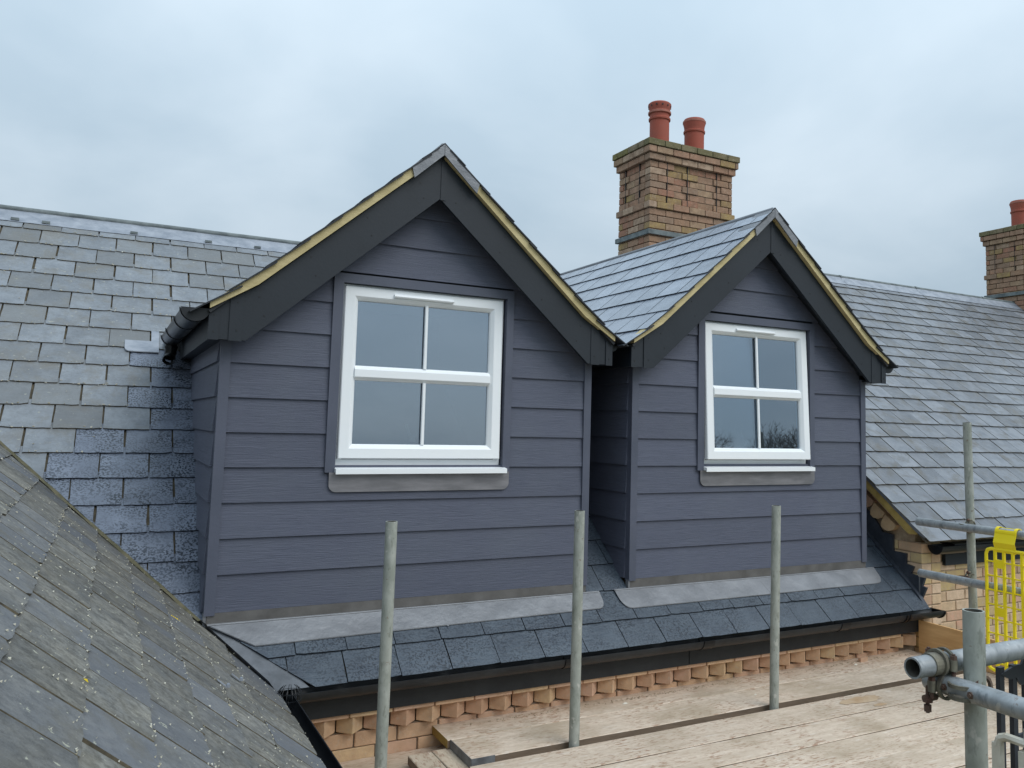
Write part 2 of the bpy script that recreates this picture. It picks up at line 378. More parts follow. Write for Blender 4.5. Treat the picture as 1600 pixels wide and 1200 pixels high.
# slates: a plane frame (origin, ex along the course, ey up the slope)
def frame(o, ex, ey):
    ex, ey = Vector(ex).normalized(), Vector(ey).normalized(); n = ex.cross(ey)
    m = Matrix((ex, ey, n)).transposed().to_4x4(); m.translation = Vector(o); return m
def outline(w, l, r, chip):
    P = []
    n = 6
    for i in range(n+1):
        x = -w/2+w*i/n; y = r.uniform(-chip, chip)
        if i in (0, n): y += abs(r.gauss(0, chip*1.2)); x += (1 if i == 0 else -1)*abs(r.gauss(0, chip*.7))
        P.append((x, y))
    for k in (.3, .62): P.append((w/2-abs(r.gauss(0, chip*.6)), l*k))
    P += [(w/2, l), (-w/2, l)]
    for k in (.62, .3): P.append((-w/2+abs(r.gauss(0, chip*.6)), l*k))
    return P
def slab(mb, poly, zfn, t):
    n = len(poly)
    V = [(x, y, zfn(x, y)) for x, y in poly]+[(x, y, zfn(x, y)+t) for x, y in poly]
    mb.add(V, [tuple(range(n-1, -1, -1))], 1); mb.add(V, [tuple(range(n, 2*n))], 0)
    mb.add(V, [(i, (i+1) % n, (i+1) % n+n, i+n) for i in range(n)], 1)
def slates(parent, fr, rows, gauge, width, u0, u1, mats, hp=(), chip=.0025, thick=.006, lift=.011, gap=.0035, matfn=None,
           urange=None, limit=10**6, seed=1, phase=0., jit=.0, wjit=0., yaw_=.006):
    r = random.Random(seed); variants = {}; out = []
    L = gauge*1.28
    zl = lambda v0: (lambda x, y: lift*(1-(y-v0)/L))
    for k in rows:
        v0 = k*gauge if not isinstance(k, tuple) else k[0]
        kk = k if not isinstance(k, tuple) else k[1]
        off = (phase+(.5 if kk % 2 else 0))*width
        a, b = (u0, u1) if urange is None else urange(v0)
        i0 = math.floor((a-off)/width); i1 = math.ceil((b-off)/width)
        for i in range(i0, i1+1):
            uc = off+i*width+width/2+r.uniform(-jit, jit); w = width-gap-abs(r.gauss(0, wjit))
            dv = r.uniform(-1, 1)*chip*1.2
            full = all(A*(uc+sx*w/2)+B*(v0+sy)+C_ > .004 for A, B, C_ in hp for sx in (-1, 1) for sy in (0, L))
            mt = (matfn(uc, v0, r) if matfn else mats)
            out.append((uc, v0, w, dv, full, mt, r.random(), r.uniform(-yaw_, yaw_)))
    if limit < len(out):
        key = lambda s: (fr @ Vector((s[0], s[1], 0))-CAM).length
        out.sort(key=key)
    rest = {}
    for n, (uc, v0, w, dv, full, mt, q, yw) in enumerate(out):
        if n < limit and full:
            vk = (int(q*8), mt[0].name)
            if vk not in variants:
                mb = MB(); slab(mb, outline(w, L, random.Random(int(q*8)+seed*10), chip), zl(0), thick); variants[vk] = mb.mesh('slate', list(mt))
            link('slate', variants[vk], parent, fr @ Matrix.Translation((uc, v0+dv, r.uniform(0, .0015))) @ Matrix.Rotation(yw, 4, 'Z'))
        else:
            P = [(x+uc, y+v0+dv) for x, y in outline(w, L, random.Random(n), chip)]
            P = clip(P, hp)
            if len(P) < 3 or area(P) < .0004: continue
            if n < limit:
                mb = MB(); slab(mb, P, zl(v0), thick); link('slate', mb.mesh('slate', list(mt)), parent, fr)
            else:
                mb = rest.setdefault(mt[0].name, (MB(), mt))[0]; slab(mb, P, zl(v0), thick)
    for mb, mt in rest.values():
        o = link('slate_field', mb.mesh('slate_field', list(mt)), parent, fr); o['kind'] = 'stuff'
def flakes(parent, fr, spots, seed, name='lichen_flecks', mat=None, s=(.003, .009)):
    r = random.Random(seed); mb = MB()
    for u, v, z in spots:
        a = r.uniform(*s); b = a*r.uniform(.3, .7); t = r.uniform(0, 3.1)
        if r.random() < .6: t = r.uniform(-.3, .3)
        P = []
        for i in range(5):
            q = 2*math.pi*i/5; x, y = a*math.cos(q)*r.uniform(.7, 1.1), b*math.sin(q)*r.uniform(.7, 1.1)
            P.append((u+x*math.cos(t)-y*math.sin(t), v+x*math.sin(t)+y*math.cos(t)))
        V = [(x, y, z) for x, y in P]+[(u, v, z+.0035)]
        mb.add(V, [(i, (i+1) % 5, 5) for i in range(5)])
    o = link(name, mb.mesh(name, mat or M_LICH), parent, fr); o['kind'] = 'stuff'; return o

# ------------------------------------------------------------------ ground
gm = MB().add([(-600, -600, -6), (600, -600, -6), (600, 600, -6), (-600, 600, -6)], [(0, 1, 2, 3)])
g = part('ground', gm, M_GROUND); g['kind'] = 'structure'

# ------------------------------------------------------------------ main house: roof planes
T = .83; Z0 = -.05                                   # main slope: z = Z0 + T*y
ey = Vector((0, 1, T)); LN = ey.length
house = thing('dormered_house', 'house with a blue grey slate roof carrying the two dark dormers', 'house', (0, 2.6, -6))
FRM = frame((0, 0, Z0-.012), (1, 0, 0), ey)
RIDGE_Y = 2.61
# underlay
def quad(name, P, mat, parent, thick=.02):
    n = (Vector(P[1])-Vector(P[0])).cross(Vector(P[2])-Vector(P[0])).normalized()
    if n.z < 0: n = -n
    mb = MB(); k = len(P)
    V = [Vector(p)-n*thick for p in P]+[Vector(p) for p in P]
    mb.add(V, [tuple(range(k-1, -1, -1)), tuple(range(k, 2*k))]+[(i, (i+1) % k, (i+1) % k+k, i+k) for i in range(k)])
    return part(name, mb, mat, parent)
zz_ = lambda y: Z0-.016+T*y
und = quad('roof_deck', [(-2.9, -.235, zz_(-.235)), (4.17, -.235, zz_(-.235)), (4.17, RIDGE_Y, zz_(RIDGE_Y)), (-2.9, RIDGE_Y, zz_(RIDGE_Y))], M_UNDER, house)
quad('rear_roof_slope', [(-2.9, RIDGE_Y, zz_(RIDGE_Y)), (12, RIDGE_Y, zz_(RIDGE_Y)), (12, 5.6, zz_(-.23)), (-2.9, 5.6, zz_(-.23))], M_SL_OLD, house)
GA = .178
VD = 1.262 # valley: X = -Y*.9616 (in v: Y = v/LN*... )
# valley half-plane in (u, v): u + .9616*v/LN - .004 >= 0
kV = .9616/LN
def left_mat(u, v, r):
    y = v/LN
    # new slates laid beside the dormer, stepping up in a triangle
    lim = -.30-1.25*max(0, .95-y) if y < 1.42 else 9
    new = u > lim and not (y > 1.0 and u < -.22)
    return (M_SL_NEW, M_EDGE_D) if new else (M_SL_OLD, M_EDGE)
slates(house, FRM, range(0, 9), GA, .2145, -1.7, 0.0, None, hp=[(1, kV, -.012), (-1, 0, .004)], matfn=left_mat, seed=3, phase=.52,
       urange=lambda v: (max(-1.9, -kV*v-.1), .0), wjit=.002, jit=.003, lift=.009)
slates(house, FRM, range(9, 19), GA, .2145, 1.2, 3.0, (M_SL_EAVE, M_EDGE_D), hp=[(0, -1, RIDGE_Y*LN-.05)], seed=44, phase=.2, chip=.001,
       urange=lambda v: (1.965-(v/LN-1.45)*.95, 1.965+(v/LN-1.45)*.95))
slates(house, FRM, range(9, 19), GA, .2145, -1.7, 1.0, None, hp=[(1, kV, -.012), (0, -1, RIDGE_Y*LN-.05)], matfn=left_mat, seed=3, phase=.52,
       urange=lambda v: (max(-1.9, -kV*v-.1), .15+(v/LN-1.5)*.95), wjit=.002, jit=.003, lift=.009)
# strip between the dormers and at the right, plus the eaves courses
slates(house, FRM, range(0, 9), GA, .2145, 1.84, 2.1, (M_SL_EAVE, M_EDGE_D), hp=[(1, 0, -1.845), (-1, 0, 2.098)], seed=5, chip=.001, phase=.1)
slates(house, FRM, range(0, 9), GA, .2145, 3.93, 4.2, (M_SL_EAVE, M_EDGE_D), hp=[(1, 0, -3.925), (-1, 0, 4.2)], seed=6, chip=.001, phase=.3)
EAV = [(-.2715*LN, 0), (-.147*LN, 1), (-.147*LN+GA, 2)]
vcut = (1, 1.384/LN, -.037)
slates(house, FRM, EAV[:1], GA, .232, .2, 4.17, (M_SL_EAVE, M_EDGE_D), hp=[vcut, (-1, 0, 4.185)], seed=8, chip=.0012, phase=.35, lift=.012)
slates(house, FRM, EAV[1:2], GA, .2145, .1, 4.2, (M_SL_EAVE, M_EDGE_D), hp=[vcut, (-1, 0, 4.2), (0, -1, .07)], seed=9, chip=.0012, phase=.15, lift=.012)
# lichen and mortar crumbs along the tails of the old slates
sp = []
for k in range(1, 19):
    for _ in range(30):
        u = rng.uniform(-1.6, 0); v = k*GA+rng.uniform(-.004, .012)
        if u+kV*v > .05 and left_mat(u, v, None)[0] is M_SL_OLD: sp.append((u, v, .0178))
for _ in range(60):
    u, v = rng.uniform(-1.5, -.1), rng.uniform(.2, 3.2)
    if u+kV*v > .05 and left_mat(u, v, None)[0] is M_SL_OLD: sp.append((u, v, .0178))
flakes(house, FRM, sp, 3, s=(.0025, .009))
# ridge: lead wings with a roll, and short clips
zr = Z0+T*RIDGE_Y
def wing(x0, x1, jitter, seed):
    r = random.Random(seed); mb = MB(); n = 26; V = []; w0 = .135
    for i in range(n+1):
        x = x0+(x1-x0)*i/n
        for a, lift_ in ((0, .022), (w0*.5, .012), (w0+r.uniform(-jitter, jitter), .009)):
            V.append((x, RIDGE_Y-a/LN*1.0, zr-a*T/LN*1.0+lift_+r.uniform(-.0015, .0015)))
    F = []
    for i in range(n):
        for j in range(2): F.append((i*3+j, i*3+j+1, i*3+j+4, i*3+j+3))
    return mb.add(V, F)
for x0, x1 in ((-3, -1.45), (-1.47, .35), (.33, 2.0), (1.98, 4.2)):
    part('ridge_flashing', wing(x0, x1, .003, int(x0*10)+99), M_LEAD_OLD, house, smooth=40)
part('ridge_roll', MB().tube((-3, RIDGE_Y+.01, zr+.024), (4.3, RIDGE_Y+.01, zr+.024), .021, n=14), M_LEAD_ROLL, house, smooth=40)
for x in (-1.03, -.86, -.35, .12, .45):
    part('lead_clip', MB().box(x, x+.045, RIDGE_Y-.098, RIDGE_Y-.085, zr-.066, zr-.05), M_LEAD_ROLL, house)
# apron flashings in front of each dormer live on the house roof; walls and eaves
hw = MB().box(-.2, 4.15, -.12, 5.0, -6, -.6); part('house_wall', hw, M_BRICK_W, house)
part('attic_fill', MB().prism([(-.1, -.6), (5.0, -.6), (5, -.4), (2.7, 1.9), (.1, -.18), (-.1, -.36)], -.1, 4.12, YZ), M_MORTAR, house)
# fascia boards and gutter
for a, b in ((.24, 2.36), (2.365, 4.188)):
    part('fascia_board', MB().box(a, b, -.215, -.19, -.426, -.285), M_FASCIA, house)
def half_pipe(mb, p0, p1, r, t=.004, n=12, side=None):
    # open-top half round between p0 and p1 (level of the rim)
    p0, p1 = Vector(p0), Vector(p1); d = (p1-p0).normalized(); s_ = Vector((0, 0, 1)).cross(d).normalized()
    V = []
    for p in (p0, p1):
        for rr in (r, r-t):
            for i in range(n+1):
                a = math.pi*i/n; V.append(p+s_*(math.cos(a)*rr)-Vector((0, 0, math.sin(a)*rr)))
    k = n+1; F = []
    for i in range(n):
        F += [(i, i+1, 2*k+i+1, 2*k+i), (k+i+1, k+i, 3*k+i, 3*k+i+1), (i+1, i, k+i, k+i+1), (2*k+i, 2*k+i+1, 3*k+i+1, 3*k+i)]
    F += [(0, 2*k, 3*k, k), (n, k+n, 3*k+n, 2*k+n)]
    return mb.add(V, F)
def end_cap(mb, p, r, d, n=14, t=.004):
    p = Vector(p); d = Vector(d).normalized(); s_ = Vector((0, 0, 1)).cross(d).normalized()
    P = [p+s_*(math.cos(math.pi*i/n)*r)-Vector((0, 0, math.sin(math.pi*i/n)*r)) for i in range(n+1)]
    return mb.add(P+[q+d*t for q in P], [tuple(range(n+1)), tuple(range(2*n+1, n, -1))]+[(i, (i+1) % (n+1), (i+1) % (n+1)+n+1, i+n+1) for i in range(n+1)])
gut = thing('eaves_gutter', 'long dusty black half round gutter under the eaves slates below both dormers', 'gutter', (.3, -.262, -.34))
GZ = -.287; GY = -.262
for a, b in ((.30, 1.60), (1.605, 2.42), (2.425, 3.42), (3.425, 3.98), (3.985, 4.285)):
    part('gutter_length', half_pipe(MB(), (a, GY, GZ), (b, GY, GZ), .05), M_PVC_D, gut, smooth=50)
for x in (1.60, 2.42, 3.42):
    part('gutter_union', half_pipe(MB(), (x-.035, GY, GZ+.002), (x+.035, GY, GZ+.002), .055), M_PVC, gut, smooth=50)
for x in (3.94, 3.97):
    part('union_clip', half_pipe(MB(), (x-.006, GY, GZ+.003), (x+.006, GY, GZ+.003), .058), M_PVC, gut, smooth=50)
part('stop_end', end_cap(MB(), (4.285, GY, GZ-.004), .053, (1, 0, 0), t=.012), M_PVC, gut)
part('stop_end', end_cap(MB(), (.30, GY, GZ), .053, (-1, 0, 0)), M_PVC, gut)

# brick eaves courses: projecting soffit course, saw-tooth dentils, stretcher course
def brick_mesh(l, h, d, seed, mat, c=.003):
    mb = MB().cbox(0, l, 0, d, 0, h, c); r = random.Random(seed)
    mb.v = [(x+r.uniform(-.0008, .0008), y+r.uniform(-.0008, .0008), z+r.uniform(-.0008, .0008)) for x, y, z in mb.v]
    return mb.mesh('brick', mat)
sof = [brick_mesh(.186, .026, .08, i, M_BRICK_D) for i in range(3)]
x = .2; i = 0
while x < 4.19:
    if x+.186 > 4.2: break
    link('brick', sof[i % 3], house, Matrix.Translation((x, -.203, -.4475))); x += .191; i += 1
den = [brick_mesh(.082, .069, .082, 20+i, M_BRICK_D) for i in range(4)]
for i in range(34):
    x = .242+i*.1185
    if x > 4.17: break
    link('brick', den[(i*3) % 4], house, Matrix.Translation((x, -.2, -.518)) @ Matrix.Rotation(R(45), 4, 'Z'))
low = [brick_mesh(.184, .062, .08, 40+i, M_BRICK_D) for i in range(3)]
for k, zb in enumerate((-.589, -.655)):
    for i in range(21):
        x = .24+i*.191+(.095 if k else 0)
        if x+.184 > 4.21: break
        link('brick', low[(i+k) % 3], house, Matrix.Translation((x, -.15, zb)))
part('mortar_bed', MB().box(.2, 4.205, -.143, -.06, -.66, -.522).box(.2, 4.205, -.112, -.06, -.521, -.4), M_MORTAR_C, house)

# ------------------------------------------------------------------ dormers
def dormer(cx, w, label, opts):
    D = thing('dormer', label, 'dormer', (cx, 0, -.05), 'pitched roof dormers')
    zo = opts.get('dz', 0)
    yroof = lambda z: (z+.05)/T
    lap = [0]+[.155+.15*k for k in range(13)]
    def board(xa0, xb0, xa1, xb1, z0, z1):
        z0 += zo; z1 += zo
        P = [(xa0, -.0145, z0-.002), (xb0, -.0145, z0-.002), (xb0, .0, z0-.002), (xa0, .0, z0-.002), (xa1, -.004, z1+.006), (xb1, -.004, z1+.006), (xb1, .004, z1+.006), (xa1, .004, z1+.006)]
        part('cladding_board', MB().hexa(P), M_CLAD, D)
    tw = .042
    for k in range(len(lap)-1):
        z0, z1 = lap[k], lap[k+1]
        a0, b0 = cx-w+tw, cx+w-tw
        lim = lambda z: (2.04-z)/.89
        h0, h1 = min(w-tw, lim(z0)), min(w-tw, lim(z1))
        if h1 <= 0: h1 = .01
        wl_, wr_ = cx-.457, cx+.453
        if z1 <= .58 or z0 >= 1.49:
            board(cx-h0, cx+h0, cx-h1, cx+h1, z0, z1)
        elif z0 < .58:   # notch under window: keep full below sill and split above
            board(cx-h0, cx+h0, cx-h1, cx+h1, z0, z1)
        else:
            zt = z1
            board(cx-h0, wl_, cx-max(h1, .46), wl_, z0, zt)
            board(wr_, cx+h0, wr_, cx+max(h1, .46), z0, zt)
    # wall core behind cladding and cheeks (keeps light out), with window hole
    core = MB()
    core.box(cx-w+.01, cx-.44, .004, .03, 0, 1.17); core.box(cx+.44, cx+w-.01, .004, .03, 0, 1.17)
    core.box(cx-.44, cx+.44, .004, .03, 0, .56); core.prism([(cx-w+.01, 1.1701), (cx-.44, 1.1701), (cx-.44, 1.47), (cx+.44, 1.47), (cx+.44, 1.1701), (cx+w-.01, 1.1701), (cx, 1.98)], .0045, .03, XZ)
    part('sheathing', core, M_UNDER_D, D)
    # corner trims
    for s in (-1, 1):
        xo = cx+s*w
        part('corner_trim', MB().box(min(xo, xo-s*tw), max(xo, xo-s*tw), -.021, .02, -.012+zo, 1.16), M_TRIM, D)
    # cheeks
    for s in (-1, 1):
        xo = cx+s*(w-.004)
        for k in range(8):
            z0, z1 = lap[k]+zo, lap[k+1]+zo
            if z0 > 1.12: continue
            z1 = min(z1, 1.15)
            ya, yb0, yb1 = .02, max(.03, yroof(z0)+.02), yroof(z1)+.05
            o0, o1 = s*.014, s*.003
            P = [(xo, ya, z0), (xo+o0, ya, z0), (xo+o0, yb0, z0), (xo, yb0, z0), (xo-s*.01, ya, z1+.006), (xo+o1, ya, z1+.006), (xo+o1, yb1, z1+.006), (xo-s*.01, yb1, z1+.006)]
            part('cheek_board', MB().hexa(P), M_CLAD_Y, D)
        part('cheek_sheathing', MB().prism([(.02, -.03), (.02, 1.15), (1.45, 1.15)], xo-s*.03, xo-s*.012, YZ), M_UNDER_D, D)
    # window
    wx0, wx1, wz0, wz1 = cx-.409, cx+.408, .607, 1.448
    # casing trims
    tx0, tx1, tz = cx-.457, cx+.453, 1.492
    cas = MB().box(tx0, wx0-.003, -.0225, .05, .579, tz); part('window_casing', cas, M_TRIM, D)
    part('window_casing', MB().box(wx1+.003+.004, tx1, -.0225, .05, .579, tz), M_TRIM, D)
    hc = MB().hexa([(wx0-.003, -.023, wz1+.002), (wx1+.003, -.023, wz1+.002), (wx1+.003, .05, wz1+.002), (wx0-.003, .05, wz1+.002),
                    (tx0-.0005, -.023, tz+.0005), (tx1+.0005, -.023, tz+.0005), (tx1+.0005, .05, tz+.0005), (tx0-.0005, .05, tz+.0005)])
    part('window_casing', hc, M_TRIM, D)
    def ring(mb, x0, x1, z0, z1, prof):
        V = []
        for ins, y in prof: V += [(x0+ins, y, z0+ins), (x1-ins, y, z0+ins), (x1-ins, y, z1-ins), (x0+ins, y, z1-ins)]
        n = len(prof); F = []
        for a in range(n):
            b = (a+1) % n
            for i in range(4): j = (i+1) % 4; F.append((a*4+i, a*4+j, b*4+j, b*4+i))
        return mb.add(V, F)
    W = part('window', ring(MB(), wx0, wx1, wz0, wz1, [(0, .055), (0, .010), (.030, .010), (.030, .055)]), M_WHITE, D,
             label=opts['wlabel'])
    tilt = opts['tilt']; hz = 1.44
    def swing(p):
        d = hz-p.z; return Vector((p.x, p.y-math.sin(tilt)*d, hz-d*math.cos(tilt)))
    sx0, sx1, sz0, sz1 = wx0+.008, wx1-.008, .641, 1.441
    sash = ring(MB(), sx0, sx1, sz0, sz1, [(0, .045), (0, .0), (.004, -.004), (.046, -.004), (.050, -.001), (.062, .010), (.066, .016), (.066, .04)])
    part('sash', sash.xf(swing), M_WHITE, W)
    gx0, gx1 = sx0+.065, sx1-.065
    tr_ = MB().prism([(.016, 1.002), (.009, 1.008), (-.004, 1.018), (-.004, 1.052), (.009, 1.064), (.016, 1.07), (.04, 1.07), (.04, 1.002)], gx0-.004, gx1+.004, YZ)
    part('transom', tr_.xf(swing), M_WHITE, W)
    for za, zb in ((.706, 1.003), (1.069, 1.377)):
        mb = MB().prism([(-.009, .013), (-.006, .006), (.006, .006), (.009, .013)], za, zb, lambda a, b, d: (cx+a, b, d))
        part('glazing_bar', mb.xf(swing), M_WHITE, W)
    yg = .024
    for za, zb in ((.700, 1.006), (1.066, 1.380)):
        for xa, xb in ((gx0-.006, cx-.004), (cx+.004, gx1+.006)):
            part('pane', MB().box(xa, xb, yg, yg+.004, za, zb).xf(swing), M_GLASS, W)
    for za, zb in ((.706, 1.003), (1.069, 1.377)):   # dark gasket / spacer ring behind the glass edge
        part('spacer', ring(MB(), gx0-.002, gx1+.002, za-.004, zb+.004, [(0, .030), (.009, .030), (.009, .036), (0, .036)]).xf(swing), M_ROOM, W)
    tv = MB().prism([(-.004, 1.402), (-.016, 1.402), (-.02, 1.408), (-.012, 1.418), (-.004, 1.418)], cx-.17, cx+.13, YZ)
    part('trickle_vent', tv.xf(swing), M_WHITE, W)
    hd = MB().box(cx-.04, cx-.015, .055, .07, .72, .75).tube((cx-.03, .08, .735), (cx-.055, .08, .80), .006, n=8)
    part('handle', hd, M_WHITE, W)
    sill = MB().prism([(.05, .604), (-.02, .6), (-.052, .595), (-.052, .573), (-.044, .573), (-.044, .580), (.05, .58)], cx-.414, cx+.428, YZ)
    part('sill', sill, M_WHITE, W)
    # room behind the glass
    rm = MB(); x0, x1, y0, y1, z0, z1 = cx-.6, cx+.6, .06, 1.5, .3, 1.52
    rm.add([(x0, y0, z0), (x1, y0, z0), (x1, y1, z0), (x0, y1, z0), (x0, y0, z1), (x1, y0, z1), (x1, y1, z1), (x0, y1, z1)], [(0, 1, 2, 3), (4, 7, 6, 5), (1, 5, 6, 2), (2, 6, 7, 3), (3, 7, 4, 0)])
    rm.add([(x0, y0, z0), (wx0, y0, z0), (wx0, y0, z1), (x0, y0, z1), (wx1, y0, z0), (x1, y0, z0), (x1, y0, z1), (wx1, y0, z1)], [(0, 1, 2, 3), (4, 5, 6, 7)])
    me = rm.mesh('room_lining', M_ROOM); link('room_lining', me, D)
    # lead tray under sill
    P = [(cx-.437, .579), (cx+.452, .579), (cx+.452, .525)]
    for i in range(1, 7): a = math.pi/2*i/6; P.append((cx+.452-.034+.034*math.cos(a), .525-.034*math.sin(a)))
    for i in range(7): a = math.pi/2*i/6; P.append((cx-.437+.034-.034*math.sin(a), .525-.034*math.cos(a)))
    part('sill_flashing', MB().prism(P, -.0225, -.0175, XZ), M_LEAD_W, D)
    # barge boards, end boxes and cover strips (front face at y=-.12)
    yb = -.12
    for s in (-1, 1):
        P = [(cx, 2.09), (cx+s*.80, 1.378), (cx+s*.853, 1.345), (cx+s*.853, 1.14), (cx+s*.837, 1.14), (cx, 1.885)]
        part('bargeboard', MB().prism(P, yb, yb+.02, XZ), M_BARGE, D)
        P = [(cx+s*.853, 1.345), (cx+s*.985, 1.262), (cx+s*.985, 1.14), (cx+s*.853, 1.14)]
        part('eaves_box', MB().prism(P, yb+.002, yb+.022, XZ), M_BARGE, D)
        for a, b, zt in ((.853, .905, -.002), (.945, .985, 0)):
            P = [(cx+s*a, 1.345-(a-.853)*.63), (cx+s*b, 1.345-(b-.853)*.63), (cx+s*b, 1.136), (cx+s*a, 1.136)]
            part('cover_strip', MB().prism(P, yb-.003, yb-.0, XZ), M_BARGE, D)
        # soffit return along the cheek
        xa, xb = sorted((cx+s*.98, cx+s*.965)); part('return_fascia', MB().box(xa, xb, yb+.023, 1.5, 1.14, 1.262), M_BARGE, D)
        xa, xb = sorted((cx+s*.9649, cx+s*(w-.03))); part('soffit', MB().box(xa, xb, yb+.023, 1.5, 1.145, 1.155), M_BARGE, D)
        P = [(cx, 1.945), (cx+s*.86, 1.185), (cx+s*.86, 1.195), (cx, 1.955)]
        part('verge_soffit', MB().prism(P, yb+.021, .0, XZ), M_BARGE, D)
        # screws
        for u, dn in ((.09, .04), (.09, -.03), (.33, .05), (.33, -.03), (.57, .05), (.57, -.03), (.78, .04), (.78, -.04)):
            mb = MB().tube((cx+s*(u+dn*.3), yb-.0015, 1.987-.89*u+dn), (cx+s*(u+dn*.3), yb+.001, 1.987-.89*u+dn), .0038, n=8)
            part('screw', mb, M_DARK, D)
        for q in ((.875, 1.30), (.875, 1.18), (.965, 1.24), (.965, 1.17)):
            part('screw', MB().tube((cx+s*q[0], yb-.0045, q[1]), (cx+s*q[0], yb, q[1]), .0035, n=8), M_DARK, D)
        # treated batten
        P = [(.012, 2.083), (.80, 1.382), (.853, 1.348), (.985, 1.264), (.985, 1.291), (.845, 1.396), (.79, 1.439), (.012, 2.134)]
        part('verge_batten', MB().prism([(cx+s*a, b) for a, b in P], -.148, -.1001, XZ), M_BATTEN, D)
    part('cover_strip', MB().box(cx, cx+.028, yb-.003, yb, 1.878, 2.068), M_BARGE, D)
    # roof decks and slates
    ZR = 2.122
    for s in (-1, 1):
        dk = Vector((-s, 0, .89)); Ld = dk.length
        y_end = lambda u: min(2.62, (ZR-.89*u+.05)/T)
        P = [(cx, -.14, ZR-.006), (cx+s*.99, -.14, ZR-.006-.89*.99+.02), (cx+s*.99, y_end(.99), ZR-.006-.89*.99+.02), (cx, 2.62, ZR-.006)]
        quad('roof_deck', P, M_UNDER_D, D, .012)
        # frame origin at eaves edge (u=1.03), ex such that ex x ey points up/outwards
        e0 = Vector((cx+s*1.035, 0, ZR-.89*1.035+.012))
        exv = Vector((0, -1, 0)) if s < 0 else Vector((0, 1, 0))
        fr = frame(e0, exv, dk)
        g_ = 1.035*Ld/7.75
        lo, hi = (-2.7, .163) if s < 0 else (-.163, 2.7)
        hp = [(-1, 0, .163), (1, 0, 2.7)] if s < 0 else [(1, 0, .163), (-1, 0, 2.7)]
        hp += [(0, -1, 1.035*Ld-.03)]
        # clip where the dormer roof dives under the main slope
        sg = -1 if s < 0 else 1
        # world y = sg*u ; roof z = e0.z + v*.89/Ld ; keep y < (z+.05)/T + .08
        hp.append((-sg, .89/Ld/T, (e0.z+.05)/T+.1))
        for rws, lf in ((range(2, 8), .009), ([1], .016), ([0], .037)):
          slates(D, fr, rws, g_, .2145, lo, hi, (M_SL_SHEEN, M_EDGE_D), hp=hp, seed=int(cx*10)+s+30, chip=.001, phase=.24 if s > 0 else .77, lift=lf, gap=.0055,
               urange=lambda v: ((-(1.6+v*.8), .163) if s < 0 else (-.163, 1.6+v*.8)))
    # lead ridge: wings + roll + saddle
    for s in (-1, 1):
        mb = MB(); V = []; n = 14; r = random.Random(int(cx*7)+s)
        for i in range(n+1):
            y = -.13+i*(2.75)/n
            for a, l_ in ((0, .024), (.03, .02), (.105+r.uniform(-.002, .002), .016)):
                V.append((cx+s*a, y, ZR-.89*a+l_))
        F = [(i*3+j, i*3+j+1, i*3+j+4, i*3+j+3) for i in range(n) for j in range(2)]
        part('ridge_flashing', mb.add(V, F), M_LEAD, D, smooth=50)
        # saddle dressed over the batten
        L1 = .155 if s < 0 else .185
        zt = lambda a: ZR-.89*a+.022; zb = lambda a: 2.082-.89*a
        P = [(cx+s*.001, zt(0)+.006), (cx+s*L1, zt(L1)), (cx+s*(L1-.012), zb(L1)+.012), (cx+s*.001, zb(0)+.008)]
        part('saddle_flashing', MB().prism(P, -.158, -.15, XZ), M_LEAD, D)
        part('saddle_flashing', MB().hexa([(cx, -.158, ZR+.022), (cx+s*L1, -.158, zt(L1)+.002), (cx+s*L1, .0, zt(L1)+.002), (cx, .0, ZR+.022),
                                  (cx, -.158, ZR+.028), (cx+s*L1, -.158, zt(L1)+.006), (cx+s*L1, .0, zt(L1)+.006), (cx, .0, ZR+.028)]), M_LEAD, D)
    rl = MB().tube((cx, -.135, ZR+.017), (cx, 2.62, ZR+.017), .015, n=12)
    rl.add([(cx+.016*math.cos(a)*k, -.135-.028*(1-k)-.001, ZR+.017+.016*math.sin(a)*k) for k in (1, .75, .3) for a in [math.pi*2*i/12 for i in range(12)]],
           [(j*12+i, j*12+(i+1) % 12, (j+1)*12+(i+1) % 12, (j+1)*12+i) for j in range(2) for i in range(12)]+[tuple(range(24, 36))])
    part('ridge_roll', rl, M_LEAD, D, smooth=50)
    # base lead: upstand and apron
    part('lead_upstand', MB().box(cx-w+.012, cx+w-.004, -.014, .002, -.075, -.0025+zo), M_UPST, D)
    part('corner_soaker', MB().box(cx-w-.002, cx-w+.010, -.016, .01, -.09, -.003), M_LEAD, D)
    P = opts['apron']; zt = lambda y, l: Z0+T*y+l
    segs = MB(); n = len(P); r = random.Random(int(cx*5))
    V = [(x, y, zt(y, .012)) for x, y in P]+[(x, y, zt(y, .0165)) for x, y in P]
    segs.add(V, [tuple(range(n-1, -1, -1)), tuple(range(n, 2*n))]+[(i, (i+1) % n, (i+1) % n+n, i+n) for i in range(n)])
    part('apron_flashing', segs, M_LEAD, D)
    part('apron_bend', MB().tube((P[0][0]+.004, -.019, zt(-.019, .0155)), (P[1][0]-.012, -.019, zt(-.019, .0155)), .0048, n=8), M_LEAD, D, smooth=60)
    for x in opts.get('seams', ()):
        part('lead_seam', MB().hexa([(x, -.02, zt(-.02, .0166)), (x+.008, -.02, zt(-.02, .0166)), (x+.03, -.112, zt(-.112, .0166)), (x+.022, -.112, zt(-.112, .0166)),
                                     (x, -.02, zt(-.02, .0165)), (x+.008, -.02, zt(-.02, .0165)), (x+.03, -.112, zt(-.112, .0165)), (x+.022, -.112, zt(-.112, .0165))]), M_LEAD, D)
    return D
